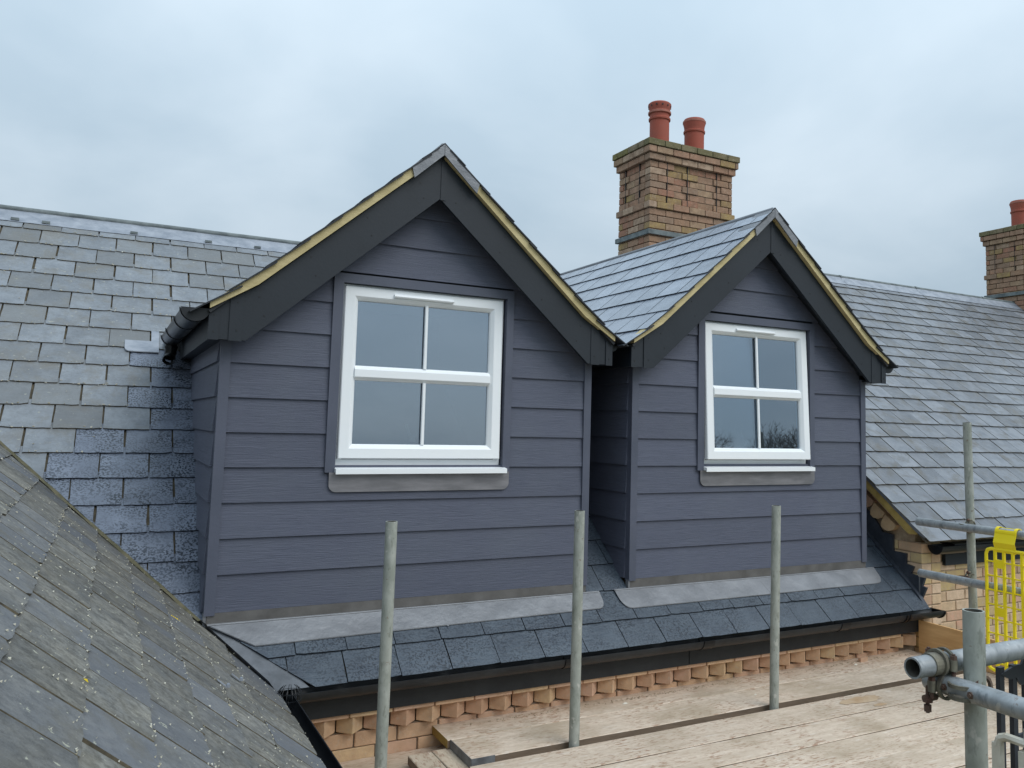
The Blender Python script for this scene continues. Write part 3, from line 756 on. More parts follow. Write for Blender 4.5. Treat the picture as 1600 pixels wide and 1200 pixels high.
def rounded(P, idx, r):
    out = []
    for i, p in enumerate(P):
        if i not in idx: out.append(p); continue
        a, b = Vector(P[i-1]), Vector(P[(i+1) % len(P)]); q = Vector(p)
        u, v = (a-q).normalized(), (b-q).normalized()
        for k in range(7):
            t = k/6; c = (1-t)**2*(q+u*r)+2*t*(1-t)*q+t*t*(q+v*r); out.append((c.x, c.y))
    return out
A1 = rounded([(.012, -.014), (1.918, -.016), (1.912, -.098), (.196, -.112)], (2,), .04)
A2 = rounded([(2.012, -.014), (3.985, -.016), (3.975, -.110), (2.02, -.112)], (2, 3), .06)
# first two entries must be the rear corners
d1 = dormer(.9205, .9205, 'left dormer with blue grey cladding, white window and a black gutter on its left side',
            dict(tilt=.016, wlabel='white window in the left dormer, open a crack', apron=A1, seams=(1.02,)))
d2 = dormer(3.0105, .9085, 'right dormer with blue grey cladding, standing before the brick chimney', 
            dict(tilt=.05, wlabel='white window of the right dormer, tilted open at the foot', apron=A2, seams=(2.55, 3.0, 3.42), dz=.003))

# dormer gutters
def dgutter(label, x, y0, y1, z, r, unions, spout):
    G = thing('dormer_gutter', label, 'gutter', (x, y0, z-r), 'dormer gutters')
    part('gutter_length', half_pipe(MB(), (x, y0, z), (x, y1, z), r), M_PVC, G, smooth=50)
    part('stop_end', end_cap(MB(), (x, y0-.012, z), r+.004, (0, -1, 0), t=.004), M_PVC_D, G)
    for y in unions:
        part('gutter_bracket', half_pipe(MB(), (x, y-.014, z+.003), (x, y+.014, z+.003), r+.006), M_PVC, G, smooth=50)
    if spout:
        part('outlet', MB().tube((x, y1-.06, z-r+.01), (x, y1-.06, z-r-.05), .031, n=16).tube((x, y1-.06, z-r-.005), (x, y1-.06, z-r-.018), .035, n=16), M_PVC, G, smooth=50)
        a = Vector((x, y1-.06, z-r-.05)); b = a+Vector((-.01, -.05, -.035))
        el = MB().tube(a+Vector((0, 0, .004)), a+Vector((-.003, -.012, -.022)), .029, n=16, cap=False).tube(a+Vector((-.003, -.012, -.022)), b, .029, .031, n=16, cap=False).tube(a+Vector((-.003, -.012, -.022)), b, .025, .027, n=16, cap=False)
        part('pipe_shoe', el, M_PVC, G, smooth=50)
        part('pipe_shoe_rim', MB().tube(b-Vector((-.002, -.01, -.007)), b, .034, n=16, cap=False).tube(b-Vector((-.002, -.01, -.007)), b, .028, n=16, cap=False), M_PVC_D, G, smooth=50)
    return G
dgutter('shiny black gutter with end cap on the left side of the left dormer', -.116, -.105, 1.40, 1.264, .052, (-.06, .32, .9, 1.33), True)
dgutter('short black gutter end at the right side of the right dormer', 4.035, -.09, 1.4, 1.262, .052, (.2, .9), False)
dgutter('hidden black gutter along the right side of the left dormer', 1.925, -.07, 1.5, 1.25, .032, (.6,), False)
# lead soaker by the outlet
lk = MB().prism(rounded([(-.345, 1.46), (-.17, 1.46), (-.17, 1.62), (-.21, 1.62), (-.21, 1.54), (-.345, 1.54)], (0,), .03), .012, .017, lambda a, b, d: (a, b, Z0+T*b+d))
part('lead_soaker', lk, M_LEAD_OLD, house)

# ------------------------------------------------------------------ left wing roof (slopes down to the right)
wing_h = thing('cross_wing', 'projecting wing roof of mossy lichen covered slates in the lower left corner', 'house', (-3, -2, -6))
TW = .863
eyw = Vector((-1, 0, TW)); LW = eyw.length
EX = .262
# frame origin at eaves; ex = -Y direction so that ex x ey is up
FW = frame((EX, 0, -.04-TW*EX-.026), (0, 1, 0), eyw)
quad('roof_deck', [(EX-.03, -4.6, -.04-TW*(EX-.03)-.04), (-2.6, -4.6, -.04+TW*2.6-.04), (-2.6, 2.7, -.04+TW*2.6-.04), (EX-.03, -.26, -.04-TW*(EX-.03)-.04)], M_UNDER, wing_h)
gw = .122*LW
rows = [(-.012, 0)]+[(.06*LW+gw*i, i+1) for i in range(0, 13)]
# course lines at x = -.052,-.19,-.308...: distance from eaves
rows = [(0, 0), (.19*LW, 1)]+[((.314+.122*i)*LW, i) for i in range(0, 13)]
# keep y < valley: world y = -u, world x = EX - v/LW ; valley x = .004-.9616 y -> keep x <= valley - .02
hpw = [(-.9616, 1/LW, -EX-.008)]
def urw(v): x = EX-v/LW; return (-3.9, (.004-x)/.9616+.1)
slates(wing_h, FW, rows, gw*1.12, .214, -2, 3.9, (M_SL_WING, M_EDGE), hp=hpw, seed=11, chip=.004, phase=.3, urange=urw, lift=.009, thick=.006, wjit=.003, jit=.006, limit=290, gap=.0035, yaw_=.008)
sp = []; spy = []
r_ = random.Random(21)
for v0, k in rows:
    for _ in range(80):
        u = r_.uniform(-3.6, 1)
        if -.9616*u+v0/LW-EX-.02 > 0: sp.append((u, v0+r_.uniform(-.004, .014), .0165))
for _ in range(1300):
    u, v = r_.uniform(-3.6, 1), r_.uniform(0, 2.2)
    if -.9616*u+v/LW-EX-.02 > 0: sp.append((u, v, .0148))
flakes(wing_h, FW, sp, 5, s=(.0012, .0052))
spx = [(-0.425+d*.006, 0.561-d*.009, .0175) for d in range(5)]+[(-1.99, .90, .0165)]
flakes(wing_h, FW, spx, 6, name='yellow_lichen', mat=M_LICHY, s=(.004, .007))
# tin tingles (bent lead straps holding slates)
for (x, y) in ((-.052-.0, -1.02), (.03, -.72)):
    v = (EX-x)*LW
    mb = MB().hexa([(0, -.02, .010), (.016, -.02, .010), (.016, .018, .010), (0, .018, .010), (0, -.02, .0125), (.016, -.02, .0125), (.016, .018, .0125), (0, .018, .0125)])
    mb.tube((0, -.02, .017), (.016, -.02, .017), .0055, n=10)
    mb.v = [tuple(FW @ Vector((y+a, v+b, c+.008))) for a, b, c in mb.v]
    part('lead_tingle', mb, M_LEAD_OLD, wing_h)
# valley: lead sheet and mossy fillet
def vx(y): return .004-.9616*y
mb = MB(); V = []; Y_ = [1.1, .8, .5, .3, .15, .03, -.08, -.18, -.268]
for y in Y_:
    x = vx(y); wm = .02 if y > .02 else .02+.11*min(1, (.02-y)/.2)
    V += [(x-.03, y, -.04-TW*(x-.03)+.006), (x, y, Z0+T*y-.004), (x+wm, y, Z0+T*y+(.0 if y > .02 else -.004))]
mb.add(V, [(i*3+j, i*3+j+1, i*3+j+4, i*3+j+3) for i in range(len(Y_)-1) for j in range(2)])
part('valley_lead', mb, M_LEAD_V, house, smooth=60)
mb = MB(); V = []; r_ = random.Random(4); n = 50
for i in range(n+1):
    y = 1.6-1.62*i/n; x = vx(y)-.012; z = -.04-TW*x
    for a, b in ((.006, -.02), (.003, .004), (-.020, .006), (-.034, -.008)):
        V.append((x+a+r_.uniform(-.002, .002), y, z-TW*a+b+r_.uniform(-.002, .002)))
mb.add(V, [(i*4+j, i*4+j+1, i*4+j+5, i*4+j+4) for i in range(n) for j in range(3)])
part('mortar_fillet', mb, M_MOSS, wing_h)
part('wing_wall', MB().box(-4.4, .12, -4.5, 0, -6, -.4), M_BRICK_W, wing_h)
part('fascia_board', MB().box(.195, .22, -4.5, -.26, -.42, -.275), M_FASCIA, wing_h)
wg = thing('wing_gutter', 'black gutter running down the edge of the mossy wing roof', 'gutter', (.27, -2, -.33))
part('gutter_length', half_pipe(MB(), (.272, -3.4, -.285), (.272, -.215, -.285), .05), M_PVC, wg, smooth=50)
part('stop_end', end_cap(MB(), (.272, -.215, -.285), .052, (0, 1, 0)), M_PVC, wg)
# wire balloon guard in the gutter corner
mb = MB(); r_ = random.Random(9)
c = Vector((.30, -.34, -.295))
for i in range(16):
    a = math.pi*i/8+r_.uniform(-.1, .1); pts = []
    for k in range(9):
        t = math.pi*k/8*.85; rr = .04*math.sin(t)+.008
        pts.append(c+Vector((math.cos(a)*rr, math.sin(a)*rr, -.03+.055*(1-math.cos(t))/2*1.6)))
    mb.path(pts, .0013, n=4)
for k in (2, 4, 6):
    t = math.pi*k/8*.85; rr = .04*math.sin(t)+.008
    mb.path([c+Vector((math.cos(a)*rr, math.sin(a)*rr, -.03+.055*(1-math.cos(t))/2*1.6)) for a in [math.pi*2*i/16 for i in range(17)]], .0013, n=4)
tag(part('leaf_guard', mb, M_PVC_D), 'black wire leaf guard in the gutter corner beside the mossy roof', 'leaf guard')

# ------------------------------------------------------------------ right house
TR = .77; ZR0 = .4012; eyr = Vector((0, 1, TR)); LR = eyr.length
rh = thing('neighbouring_house', 'taller house at the right with a wide grey slate roof and buff brick wall', 'house', (8, 2.7, -6))
FR = frame((4.12, -.326, ZR0-TR*.326-.012), (1, 0, 0), eyr)
RY = 2.755; zrr = ZR0+TR*RY
quad('roof_deck', [(4.135, -.31, ZR0-TR*.31-.016), (14, -.31, ZR0-TR*.31-.016), (14, RY, zrr-.016), (4.135, RY, zrr-.016)], M_UNDER, rh, .015)
quad('rear_roof_slope', [(4.135, RY, zrr-.016), (14, RY, zrr-.016), (14, 5.9, ZR0-.25), (4.135, 5.9, ZR0-.25)], M_SL_OLD, rh)
grg = (RY+.326)*LR/22.2
def right_mat(u, v, r): return (M_SL_RIGHT, M_EDGE)
slates(rh, FR, range(0, 22), grg, .2145, 0, 9.5, (M_SL_RIGHT, M_EDGE), hp=[(1, 0, 0), (0, -1, (RY+.326)*LR-.06)], seed=17, chip=.002, phase=.0, wjit=.002, jit=.004, limit=298, lift=.012)
sp = []; r_ = random.Random(31)
for k in range(1, 20):
    for _ in range(34 if k < 12 else 10): sp.append((r_.uniform(0, 4+k*.2), k*grg+r_.uniform(-.002, .012), .0185))
flakes(rh, FR, sp, 8, s=(.0025, .007))
x = 4.14; i = 0
while x < 13:
    x2 = x+1.25
    mb = MB(); V = []
    for a, l_ in ((0, .028), (.06, .015), (.15, .012)):
        for xx in (x, x2-.004): V.append((xx, RY-a/LR, zrr-a*TR/LR+l_))
    part('ridge_flashing', mb.add(V, [(0, 1, 3, 2), (2, 3, 5, 4)]), M_LEAD_OLD, rh)
    part('ridge_roll', MB().tube((x, RY+.01, zrr+.022), (x2-.006, RY+.01, zrr+.022), .022, n=10).tube((x, RY+.01, zrr+.022), (x+.03, RY+.01, zrr+.022), .026, n=10), M_LEAD_ROLL, rh, smooth=50)
    x = x2
# gable wall facing the dormers: mortar core, corbelled bricks, batten, step flashing
part('gable_core', MB().prism([(-.14, -.7), (3.0, -.7), (RY, 2.4), (-.14, .185)], 4.232, 4.4, YZ), M_MORTAR, rh)
gb = MB().prism([(-.238, .196), (-.236, .180), (-.17, .180), (-.12, .222), (1.2, 1.255), (1.2, 1.293)], 4.128, 4.185, YZ)
part('verge_batten', gb, M_BATTEN2, rh)
part('verge_slate_undercloak', MB().prism([(-.30, .165), (-.235, .1975), (1.2, 1.298), (1.2, 1.303), (-.30, .172)], 4.122, 4.2, YZ), M_SL_RIGHT, rh)
dy, dz_ = .795, .607 # slope direction unit for TR .77 (y,z)
dn = Vector((0, 1, TR)).normalized()
for i in range(6):  # sloping brick course under the batten
    s0 = Vector((4.178, -.135, .165))+dn*(i*.191)
    mb = MB().box(0, .05, 0, .184, 0, .052); q = Matrix.Rotation(math.atan(TR), 4, 'X')
    mb.v = [tuple(q @ Vector(p)+s0) for p in mb.v]; part('brick', mb, M_BRICK_W, rh)
for i in range(7):  # rounded saw-tooth corbels
    s0 = Vector((4.185, -.0, .173))+dn*(i*.115)
    mb = MB().prism([(0, .05), (0, 0.012), (.02, -.018), (.055, -.038), (.088, -.036), (.105, -.01), (.108, .05)], 0, .045, YZ)
    q = Matrix.Rotation(math.atan(TR)*.92, 4, 'X')
    mb.v = [tuple(q @ Vector(p)+s0) for p in mb.v]; part('brick', mb, M_BRICK_D, rh)
BH, BL = .066, .191
fb = [brick_mesh(BL-.008, BH-.008, .09, 60+i, M_BRICK_W) for i in range(4)]
hb = [brick_mesh(BL/2-.008, BH-.008, .09, 70+i, M_BRICK_W) for i in range(3)]
ztop = .118
r_ = random.Random(12)
for k in range(13):
    zb = ztop-BH*(k+1)+.004
    # side of the pier / gable, facing -X (bricks run along Y)
    yA = -.2
    yend = min(.95, max(.012+(.0 if k == 0 else 0), (zb+.30)/T+.0))
    y = yA; alt = k % 2; first = True
    while y < .02-.0 and k < 2 or y < -.14 and k >= 2 or (y < yA+.01):
        L_ = (BL/2 if (alt and first) else BL); me = (hb if (alt and first) else fb)[r_.randrange(3)]
        mt = Matrix.Translation((4.22+.0, y+L_-.008, zb)) @ Matrix.Rotation(R(-90), 4, 'Z')
        link('brick', me, rh, mt)
        y += L_; first = False
    # front of the pier
    x = 4.222+.094
    link('brick', hb[r_.randrange(3)], rh, Matrix.Translation((x, -.199, zb)))
    # main front wall
    x = 4.414+(0 if k % 2 else -.0); first = True
    if k >= 2:
        while x < 6.6:
            if first and k % 2: link('brick', hb[r_.randrange(3)], rh, Matrix.Translation((x, -.16, zb))); x += BL/2
            else: link('brick', fb[r_.randrange(4)], rh, Matrix.Translation((x, -.16, zb))); x += BL
            first = False
part('mortar_bed', MB().box(4.2265, 4.405, -.192, -.1, -.75, .12), M_MORTAR, rh)
part('mortar_bed', MB().box(4.405, 9, -.153, -.06, -.75, .06), M_MORTAR, rh)
part('house_wall', MB().box(4.25, 13.9, -.13, 5.6, -6, -.75), M_BRICK_W, rh)
# step flashing against the gable
SF = [(.45, .44), (.30, .30), (.20, .285), (.101, .156), (.011, .148), (.011, .042), (-.093, .038), (-.089, -.027), (-.150, -.037), (-.126, -.083), (-.19, -.092), (-.235, -.092), (-.213, -.149), (-.245, -.153), (-.205, -.235), (.45, .31)]
part('step_flashing', MB().prism(SF, 4.2, 4.219, YZ), M_LEAD_DK, rh)
part('step_flashing', MB().box(4.198, 4.2195, -.200, -.192, -.22, -.09), M_LEAD, rh)
part('abutment_soaker', MB().prism([(-.27, Z0-.27*T), (.5, Z0+.5*T), (.5, Z0+.5*T+.02), (-.2, Z0-.2*T+.022)], 4.17, 4.199, YZ), M_LEAD_DK, rh)
# eaves gutter and fascia of the right house
part('fascia_board', MB().box(4.47, 9, -.185, -.1601, -.04, .10), M_BARGE, rh)
part('eaves_felt', MB().box(4.41, 9, -.30, -.15, .108, .118), M_PVC, rh)
rg = thing('neighbour_gutter', 'black gutter with open end under the eaves of the taller house', 'gutter', (4.3, -.27, .05))
part('gutter_length', half_pipe(MB(), (4.30, -.265, .105), (9, -.265, .105), .05), M_PVC_D, rg, smooth=50)
part('gutter_outlet', half_pipe(MB(), (4.27, -.265, .108), (4.52, -.265, .108), .056), M_PVC, rg, smooth=50)
part('stop_end', end_cap(MB(), (4.27, -.265, .108), .056, (-1, 0, 0)), M_PVC, rg)

# ------------------------------------------------------------------ chimneys
def chimney(label, X0, Yf, wf, ws, ztop, ncourse, pots, ph):
    C = thing('chimney', label, 'chimney', (X0+wf/2, Yf+ws/2, ztop-ncourse*.066), 'brick chimneys')
    L = .1905; r = random.Random(int(X0*10))
    cache = {}
    def bm_(l, mat):
        k = (round(l, 3), mat.name, r.randrange(3))
        if k not in cache: cache[k] = brick_mesh(l-.007, .059, .09, hash(k) % 97, mat)
        return cache[k]
    z = ztop
    for k in range(ncourse):
        z -= .066
        off = {0: .055, 1: .045, 2: .025, 9: .02}.get(k, 0)
        mat = M_MOSSB if k == 0 else M_BRICK_C
        if k == 0: mat = M_MOSSB
        x0, x1, y0, y1 = X0-off, X0+wf+off, Yf-off, Yf+ws+off
        def run(a, b, par):
            out = []; p = a; first = True
            while p < b-.02:
                l = L/2 if (first and par) else L
                if p+l > b-.03: l = b-p
                out.append((p, l)); p += l; first = False
            return out
        for (p, l) in run(x0, x1-.0, k % 2):
            dd = 0
            if 3 <= k <= 8:   # shallow recessed panels between raised strips
                c_ = p+l/2-X0
                if wf*.20 < c_ < wf*.44 or wf*.56 < c_ < wf*.80: dd = .012
            link('brick', bm_(l, mat), C, Matrix.Translation((p+.003, y0+dd, z+.003)))
        for (p, l) in run(y0+.09, y1, (k+1) % 2):
            dd = 0
            if 3 <= k <= 8 and .3 < (p+l/2-y0)/(y1-y0) < .75: dd = .012
            link('brick', bm_(l, mat), C, Matrix.Translation((x0+dd, p+l-.004, z+.003)) @ Matrix.Rotation(R(-90), 4, 'Z'))
    zb = ztop-ncourse*.066
    part('flue_core', MB().box(X0+.016, X0+wf-.0, Yf+.016, Yf+ws, zb, ztop-.004), M_MORTAR_C, C)
    # vertical slots
    for f_ in (.20, .44, .80) if wf > .8 else (.2, .44):
        xs = X0+wf*f_; part('panel_joint', MB().box(xs-.0028, xs+.0028, Yf-.0025, Yf+.01, ztop-.066*9, ztop-.066*3+.002), M_DARK, C)
    for f_ in (.33, .78):
        ys = Yf+ws*f_; part('panel_joint', MB().box(X0-.0025, X0+.01, ys-.0028, ys+.0028, ztop-.066*9, ztop-.066*3+.002), M_DARK, C)
    zl_ = ztop-.066*13.2
    part('lead_band', MB().box(X0-.022, X0+wf+.02, Yf-.022, Yf+ws+.02, zl_-.045, zl_), M_LEAD_ROLL, C)
    part('flaunching', MB().hexa([(X0-.04, Yf-.04, ztop-.002), (X0+wf+.04, Yf-.04, ztop-.002), (X0+wf+.04, Yf+ws, ztop-.002), (X0-.04, Yf+ws, ztop-.002),
                                  (X0+.08, Yf+.08, ztop+.03), (X0+wf-.08, Yf+.08, ztop+.03), (X0+wf-.08, Yf+ws-.08, ztop+.03), (X0+.08, Yf+ws-.08, ztop+.03)]), M_MOSS, C)
    for (px, py, rr, hh, kind, lb) in pots:
        if kind == 'tall':
            prof = [(rr*.95, 0), (rr*.95, hh*.60), (rr*1.06, hh*.61), (rr*1.07, hh*.65), (rr*.98, hh*.67), (rr*.97, hh*.74), (rr*1.1, hh*.755), (rr*1.1, hh*.79), (rr*1.0, hh*.82),
                    (rr*1.02, hh*.86), (rr*1.14, hh*.93), (rr*1.13, hh*.975), (rr*1.02, hh), (rr*.8, hh), (rr*.8, hh*.6)]
        else:
            prof = [(rr*.95, 0), (rr*.96, hh*.62), (rr*1.05, hh*.635), (rr*1.06, hh*.68), (rr*.97, hh*.70), (rr*1.0, hh*.80), (rr*1.1, hh*.9), (rr*1.1, hh*.95), (rr*1.0, hh), (rr*.8, hh), (rr*.8, hh*.6)]
        o = part('chimney_pot', MB().lathe((px, py, ztop+.0), prof, 32), M_POT, C, smooth=35, label=lb)
        zz2 = hh*.775 if kind == 'tall' else hh*.925
        part('pot_band', MB().lathe((px, py, ztop), [(rr*1.05, zz2-.012), (rr*1.125, zz2-.008), (rr*1.125, zz2+.010), (rr*1.05, zz2+.014)], 32), M_POT_RIM, o, smooth=40)
        if kind == 'tall':
            for i in range(12):
                a = 2*math.pi*(i+.35)/12; d = Vector((math.cos(a), math.sin(a), 0)); c0 = Vector((px, py, ztop+hh*.915))
                part('vent_hole', MB().tube(c0+d*rr*1.0, c0+d*rr*1.135, .0085, n=8), M_DARK, o)
    return C
chimney('large brick chimney behind the right dormer with two red pots', 3.93, 2.55, 1.0, .55, 3.55, 19,
        [(4.148, 2.72, .101, .445, 'tall', 'taller red pot with a ring of small holes'), (4.604, 2.76, .104, .385, 'short', 'shorter plain red pot')], 0)
chimney('narrow brick chimney at the right edge of the picture with one pot', 9.80, 2.53, .95, .62, 3.56, 18,
        [(10.20, 2.9, .113, .43, 'short', 'single red pot')], 1)

# ------------------------------------------------------------------ scaffolding
def hollow(mb, p0, p1, r, n=20, t=.004, end0=True, end1=True):
    p0, p1 = Vector(p0), Vector(p1); d = (p1-p0).normalized(); L = (p1-p0).length
    mb.tube(p0, p1, r, n=n, cap=False)
    a = d.orthogonal().normalized(); b = d.cross(a)
    for p, s, e in ((p0, 1, end0), (p1, -1, end1)):
        if not e: continue
        V = []
        for q, rr in ((p, r), (p, r-t), (p+d*s*.15, r-t)):
            for i in range(n): th = 2*math.pi*i/n; V.append(q+a*(math.cos(th)*rr)+b*(math.sin(th)*rr))
        mb.add(V, [(i, (i+1) % n, (i+1) % n+n, i+n) for i in range(n)], 0)
        mb.add(V, [(i+n, (i+1) % n+n, (i+1) % n+2*n, i+2*n) for i in range(n)]+[tuple(range(2*n, 3*n))], 1)
    return mb
def tubeobj(name, label, p0, p1, r, mat, group):
    me = hollow(MB(), p0, p1, r).mesh(name, [mat, M_TUBE_IN]); 
    fix_normals(me, 45); o = link(name, me); return tag(o, label, 'scaffold pole', group)
rp_ = .0228
GR = 'upright scaffold poles along the boards'
tubeobj('scaffold_pole', 'upright greenish scaffold pole in front of the left half of the left dormer', (.598, -.615, -.85), (.597, -.62, .424), rp_*1.02, M_POLE, GR)
tubeobj('scaffold_pole', 'upright scaffold pole before the gap between the dormers', (1.447, -.615, -.85), (1.446, -.62, .442), rp_, M_POLE, GR)
tubeobj('scaffold_pole', 'upright scaffold pole in front of the right dormer', (2.583, -.615, -.85), (2.596, -.62, .436), rp_, M_POLE, GR)
tubeobj('scaffold_pole', 'far upright pole before the right slate roof carrying two rails', (3.90, -.80, -.85), (3.783, -.858, .887), rp_, M_POLE, 'uprights at the scaffold end')
tubeobj('scaffold_pole', 'thick near upright pole with open top at the lower right', (1.284, -2.667, -1.2), (1.2815, -2.667, .432), rp_, M_POLE, 'uprights at the scaffold end')
XL = 3.735
tubeobj('scaffold_rail', 'upper guard rail tube passing the far pole, holding the yellow guard', (XL, -.56, .312), (XL, -2.5, .312), rp_, M_TUBE, 'guard rails at the scaffold end')
tubeobj('scaffold_rail', 'lower guard rail tube crossing the brick wall behind the yellow guard', (XL, -.57, .022), (XL, -2.5, .022), rp_, M_TUBE, 'guard rails at the scaffold end')
tubeobj('scaffold_rail', 'thick near tube with open end pointing left at the lower right', (1.150, -2.612, .310), (3.4, -2.612, .310), rp_, M_TUBE, 'near scaffold tubes')
tubeobj('scaffold_rail', 'near tube below the open ended one, running towards the viewer', (1.243, -2.578, .268), (1.243, -3.4, .268), rp_*.97, M_TUBE, 'near scaffold tubes')
tubeobj('scaffold_rail', 'grey tube at the very bottom right corner behind the white guard', (1.50, -2.62, .0), (2.6, -2.62, .0), rp_, M_TUBE, 'near scaffold tubes')
part('rail_sleeve', MB().tube((1.20, -2.6125, .3113), (1.245, -2.6125, .3113), rp_+.0018, n=20), M_FIT).hide_render = False
sl = bpy.data.objects['rail_sleeve']; tag(sl, 'thin metal sleeve wrapped round the open ended tube', 'sleeve')
def coupler(label, c, ax, ay, mat1, mat2, r=rp_, s=1.):
    # two saddles: one around axis ax, one around ay, with bolts
    C = thing('scaffold_coupler', label, 'coupler', c, 'scaffold couplers'); c = Vector(c)
    ax, ay = Vector(ax), Vector(ay); n = ax.cross(ay).normalized()
    for (cen, axis, m_) in ((c+n*r*1.06, ax, mat1), (c-n*r*1.06, ay, mat2)):
        for off in (-.014, .010):
            mb = MB(); a = n; b = axis.cross(n); V = []; k = 18
            for rr in (r+.0012, r+.0055*s):
                for e in (0, .008):
                    for i in range(k): th = 2*math.pi*i/k; V.append(cen+axis*(off+e-.004)+a*(math.cos(th)*rr)+b*(math.sin(th)*rr))
            F = []
            for i in range(k):
                j = (i+1) % k
                F += [(i, j, k+j, k+i), (2*k+j, 2*k+i, 3*k+i, 3*k+j), (i, 2*k+i, 2*k+j, j), (k+i, k+j, 3*k+j, 3*k+i)]
            part('clamp_band', mb.add(V, F), m_, C, smooth=40)
        b = axis.cross(n)
        for s_ in (-1, 1):
            p = cen+b*s_*(r+.009)
            part('clamp_lug', MB().tube(p-n*.012, p+n*.012, .0085, n=10), m_, C, smooth=40)
            part('bolt', MB().tube(p-n*.026, p+n*.024, .0042, n=8).tube(p+n*.012, p+n*.020, .0078, n=6), M_RUST, C)
    return C
coupler('pale fitting joining the upper rail to the far pole', (3.770, -.855, .318), (0, 0, 1), (0, 1, 0), M_FIT, M_FIT)
coupler('dark fitting joining the lower rail to the far pole', (3.790, -.833, .030), (0, 0, 1), (0, 1, 0), M_RUST, M_FIT)
coupler('rusty fitting where the two near tubes meet the near pole', (1.264, -2.667, .268), (0, 0, 1), (0, 1, 0), M_FIT, M_RUST, s=1.3)
coupler('fitting with hanging bolt clamping the open ended tube', (1.243, -2.612, .289), (1, 0, 0), (0, 1, 0), M_FIT, M_FIT, s=1.3)
hb_ = MB().tube((1.212, -2.60, .262), (1.212, -2.60, .205), .0042, n=8).tube((1.212, -2.60, .222), (1.212, -2.60, .208), .0085, n=6).tube((1.212, -2.60, .238), (1.212, -2.60, .228), .011, n=10)
hb_.tube((1.202, -2.60, .236), (1.238, -2.60, .236), .008, n=10)
tag(part('hanging_bolt', hb_, M_RUST), 'rusty bolt and nut hanging below the open ended tube', 'bolt')

# boards
def plank(label, x0, x1, y0, y1, z, mat, group, along='x', bow=.0, seed=0, ends=True, endmat=None):
    r = random.Random(seed); n = 24; mb = MB(); V = []
    for i in range(n+1):
        t = i/n
        j0, j1 = r.uniform(-.0012, .0012), r.uniform(-.0012, .0012)
        if along == 'x': A = (x0+(x1-x0)*t, y0+j0); B = (x0+(x1-x0)*t, y1+j1)
        else: A = (x1-j0, y0+(y1-y0)*t); B = (x0+j1, y0+(y1-y0)*t)
        dz = bow*math.sin(t*math.pi)+r.uniform(-.0006, .0006)
        V += [(A[0], A[1], z-.036), (A[0], A[1], z-.003+dz), (A[0]+(0 if along == 'x' else -.003), A[1]+(.003 if along == 'x' else 0), z+dz),
              (B[0]+(0 if along == 'x' else .003), B[1]-(.003 if along == 'x' else 0), z+dz), (B[0], B[1], z-.003+dz), (B[0], B[1], z-.036)]
    for i in range(n):
        for j in range(6):
            k = (j+1) % 6; mb.add([], [], 0)
            mb.f.append((i*6+j, i*6+k, (i+1)*6+k, (i+1)*6+j)); mb.mi.append(1 if j in (0, 4, 5) else 0)
    mb.v = V
    mb.f += [tuple(range(6)), tuple(range(n*6+5, n*6-1, -1))]; mb.mi += [2, 2]
    me = mb.mesh('scaffold_board', [mat, M_BOARD_E, endmat or M_BOARD_E]); fix_normals(me)
    return tag(link('scaffold_board', me), label, 'scaffold board', group)
GB = 'boards of the scaffold deck'
plank('scaffold board lying against the dentil bricks, its sawn end near the first pole', .972, 4.14, -.345, -.135, -.55, M_BOARD, GB, seed=1, endmat=M_BOARD_YEL)
b2 = plank('second board from the wall, with a steel band round its left end', .985, 4.14, -.583, -.349, -.55, M_BOARD, GB, seed=2, endmat=M_HOOP)
band = MB().box(.9835, .9865, -.5845, -.3475, -.587, -.5492).box(.9865, 1.09, -.5862, -.5835, -.587, -.5492)
o = part('end_band', band, M_HOOP); tag(o, 'galvanised steel band nailed round the end of the second board', 'steel band')
labs = ['deck board just in front of the three upright poles', 'second deck board in front of the upright poles', 'third deck board in front of the upright poles, with a brown stain behind it',
        'fourth deck board in front of the upright poles', 'fifth deck board out from the upright poles', 'sixth deck board out from the poles, near the bottom edge', 'seventh deck board out, cut by the bottom edge']
y = -.645
for i, lb in enumerate(labs):
    plank(lb, .95+.02*(i % 2), 5.4, y-.215, y-.003, -.55-.0015*(i % 3), M_BOARD, GB, seed=10+i); y -= .2185
# boards seen at the left, running out towards the viewer
plank('narrow cross board with dark edge beside the banded board ends', .80, .905, -2.2, -.335, -.59, M_BOARD_Y, 'cross boards at the left', 'y', seed=31)
plank('cross board passing under the ends of the two wall boards', .909, 1.12, -2.2, -.33, -.59, M_BOARD_Y, 'cross boards at the left', 'y', seed=32)
plank('lowest cross board with a yellow painted end behind the first pole', .585, .795, -2.2, -.36, -.632, M_BOARD_Y, 'cross boards at the left', 'y', seed=33, endmat=M_BOARD_YEL)
plank('cross board at the left end beside the black wing gutter', .35, .56, -2.2, -.45, -.67, M_BOARD_Y, 'cross boards at the left', 'y', seed=34)
plank('pale board lying along the foot of the brick eaves', .30, 1.1, -.335, -.152, -.64, M_BOARD, GB, seed=35)
st = MB().box(.576, .584, -1.3, -.362, -.668, -.634); o = part('painted_edge', st, M_BOARD_YEL); tag(o, 'yellow painted edge strip on the lowest cross board', 'edge strip')
# toe board at the right end
tb = MB().hexa([(4.152, -1.7, -.548), (4.17, -1.7, -.548), (4.17, -.222, -.548), (4.152, -.222, -.548), (4.152, -1.7, -.372), (4.17, -1.7, -.372), (4.17, -.222, -.352), (4.152, -.222, -.352)])
tag(part('toe_board', tb, M_PLY), 'orange brown timber toe board on edge at the right end of the boards', 'toe board')
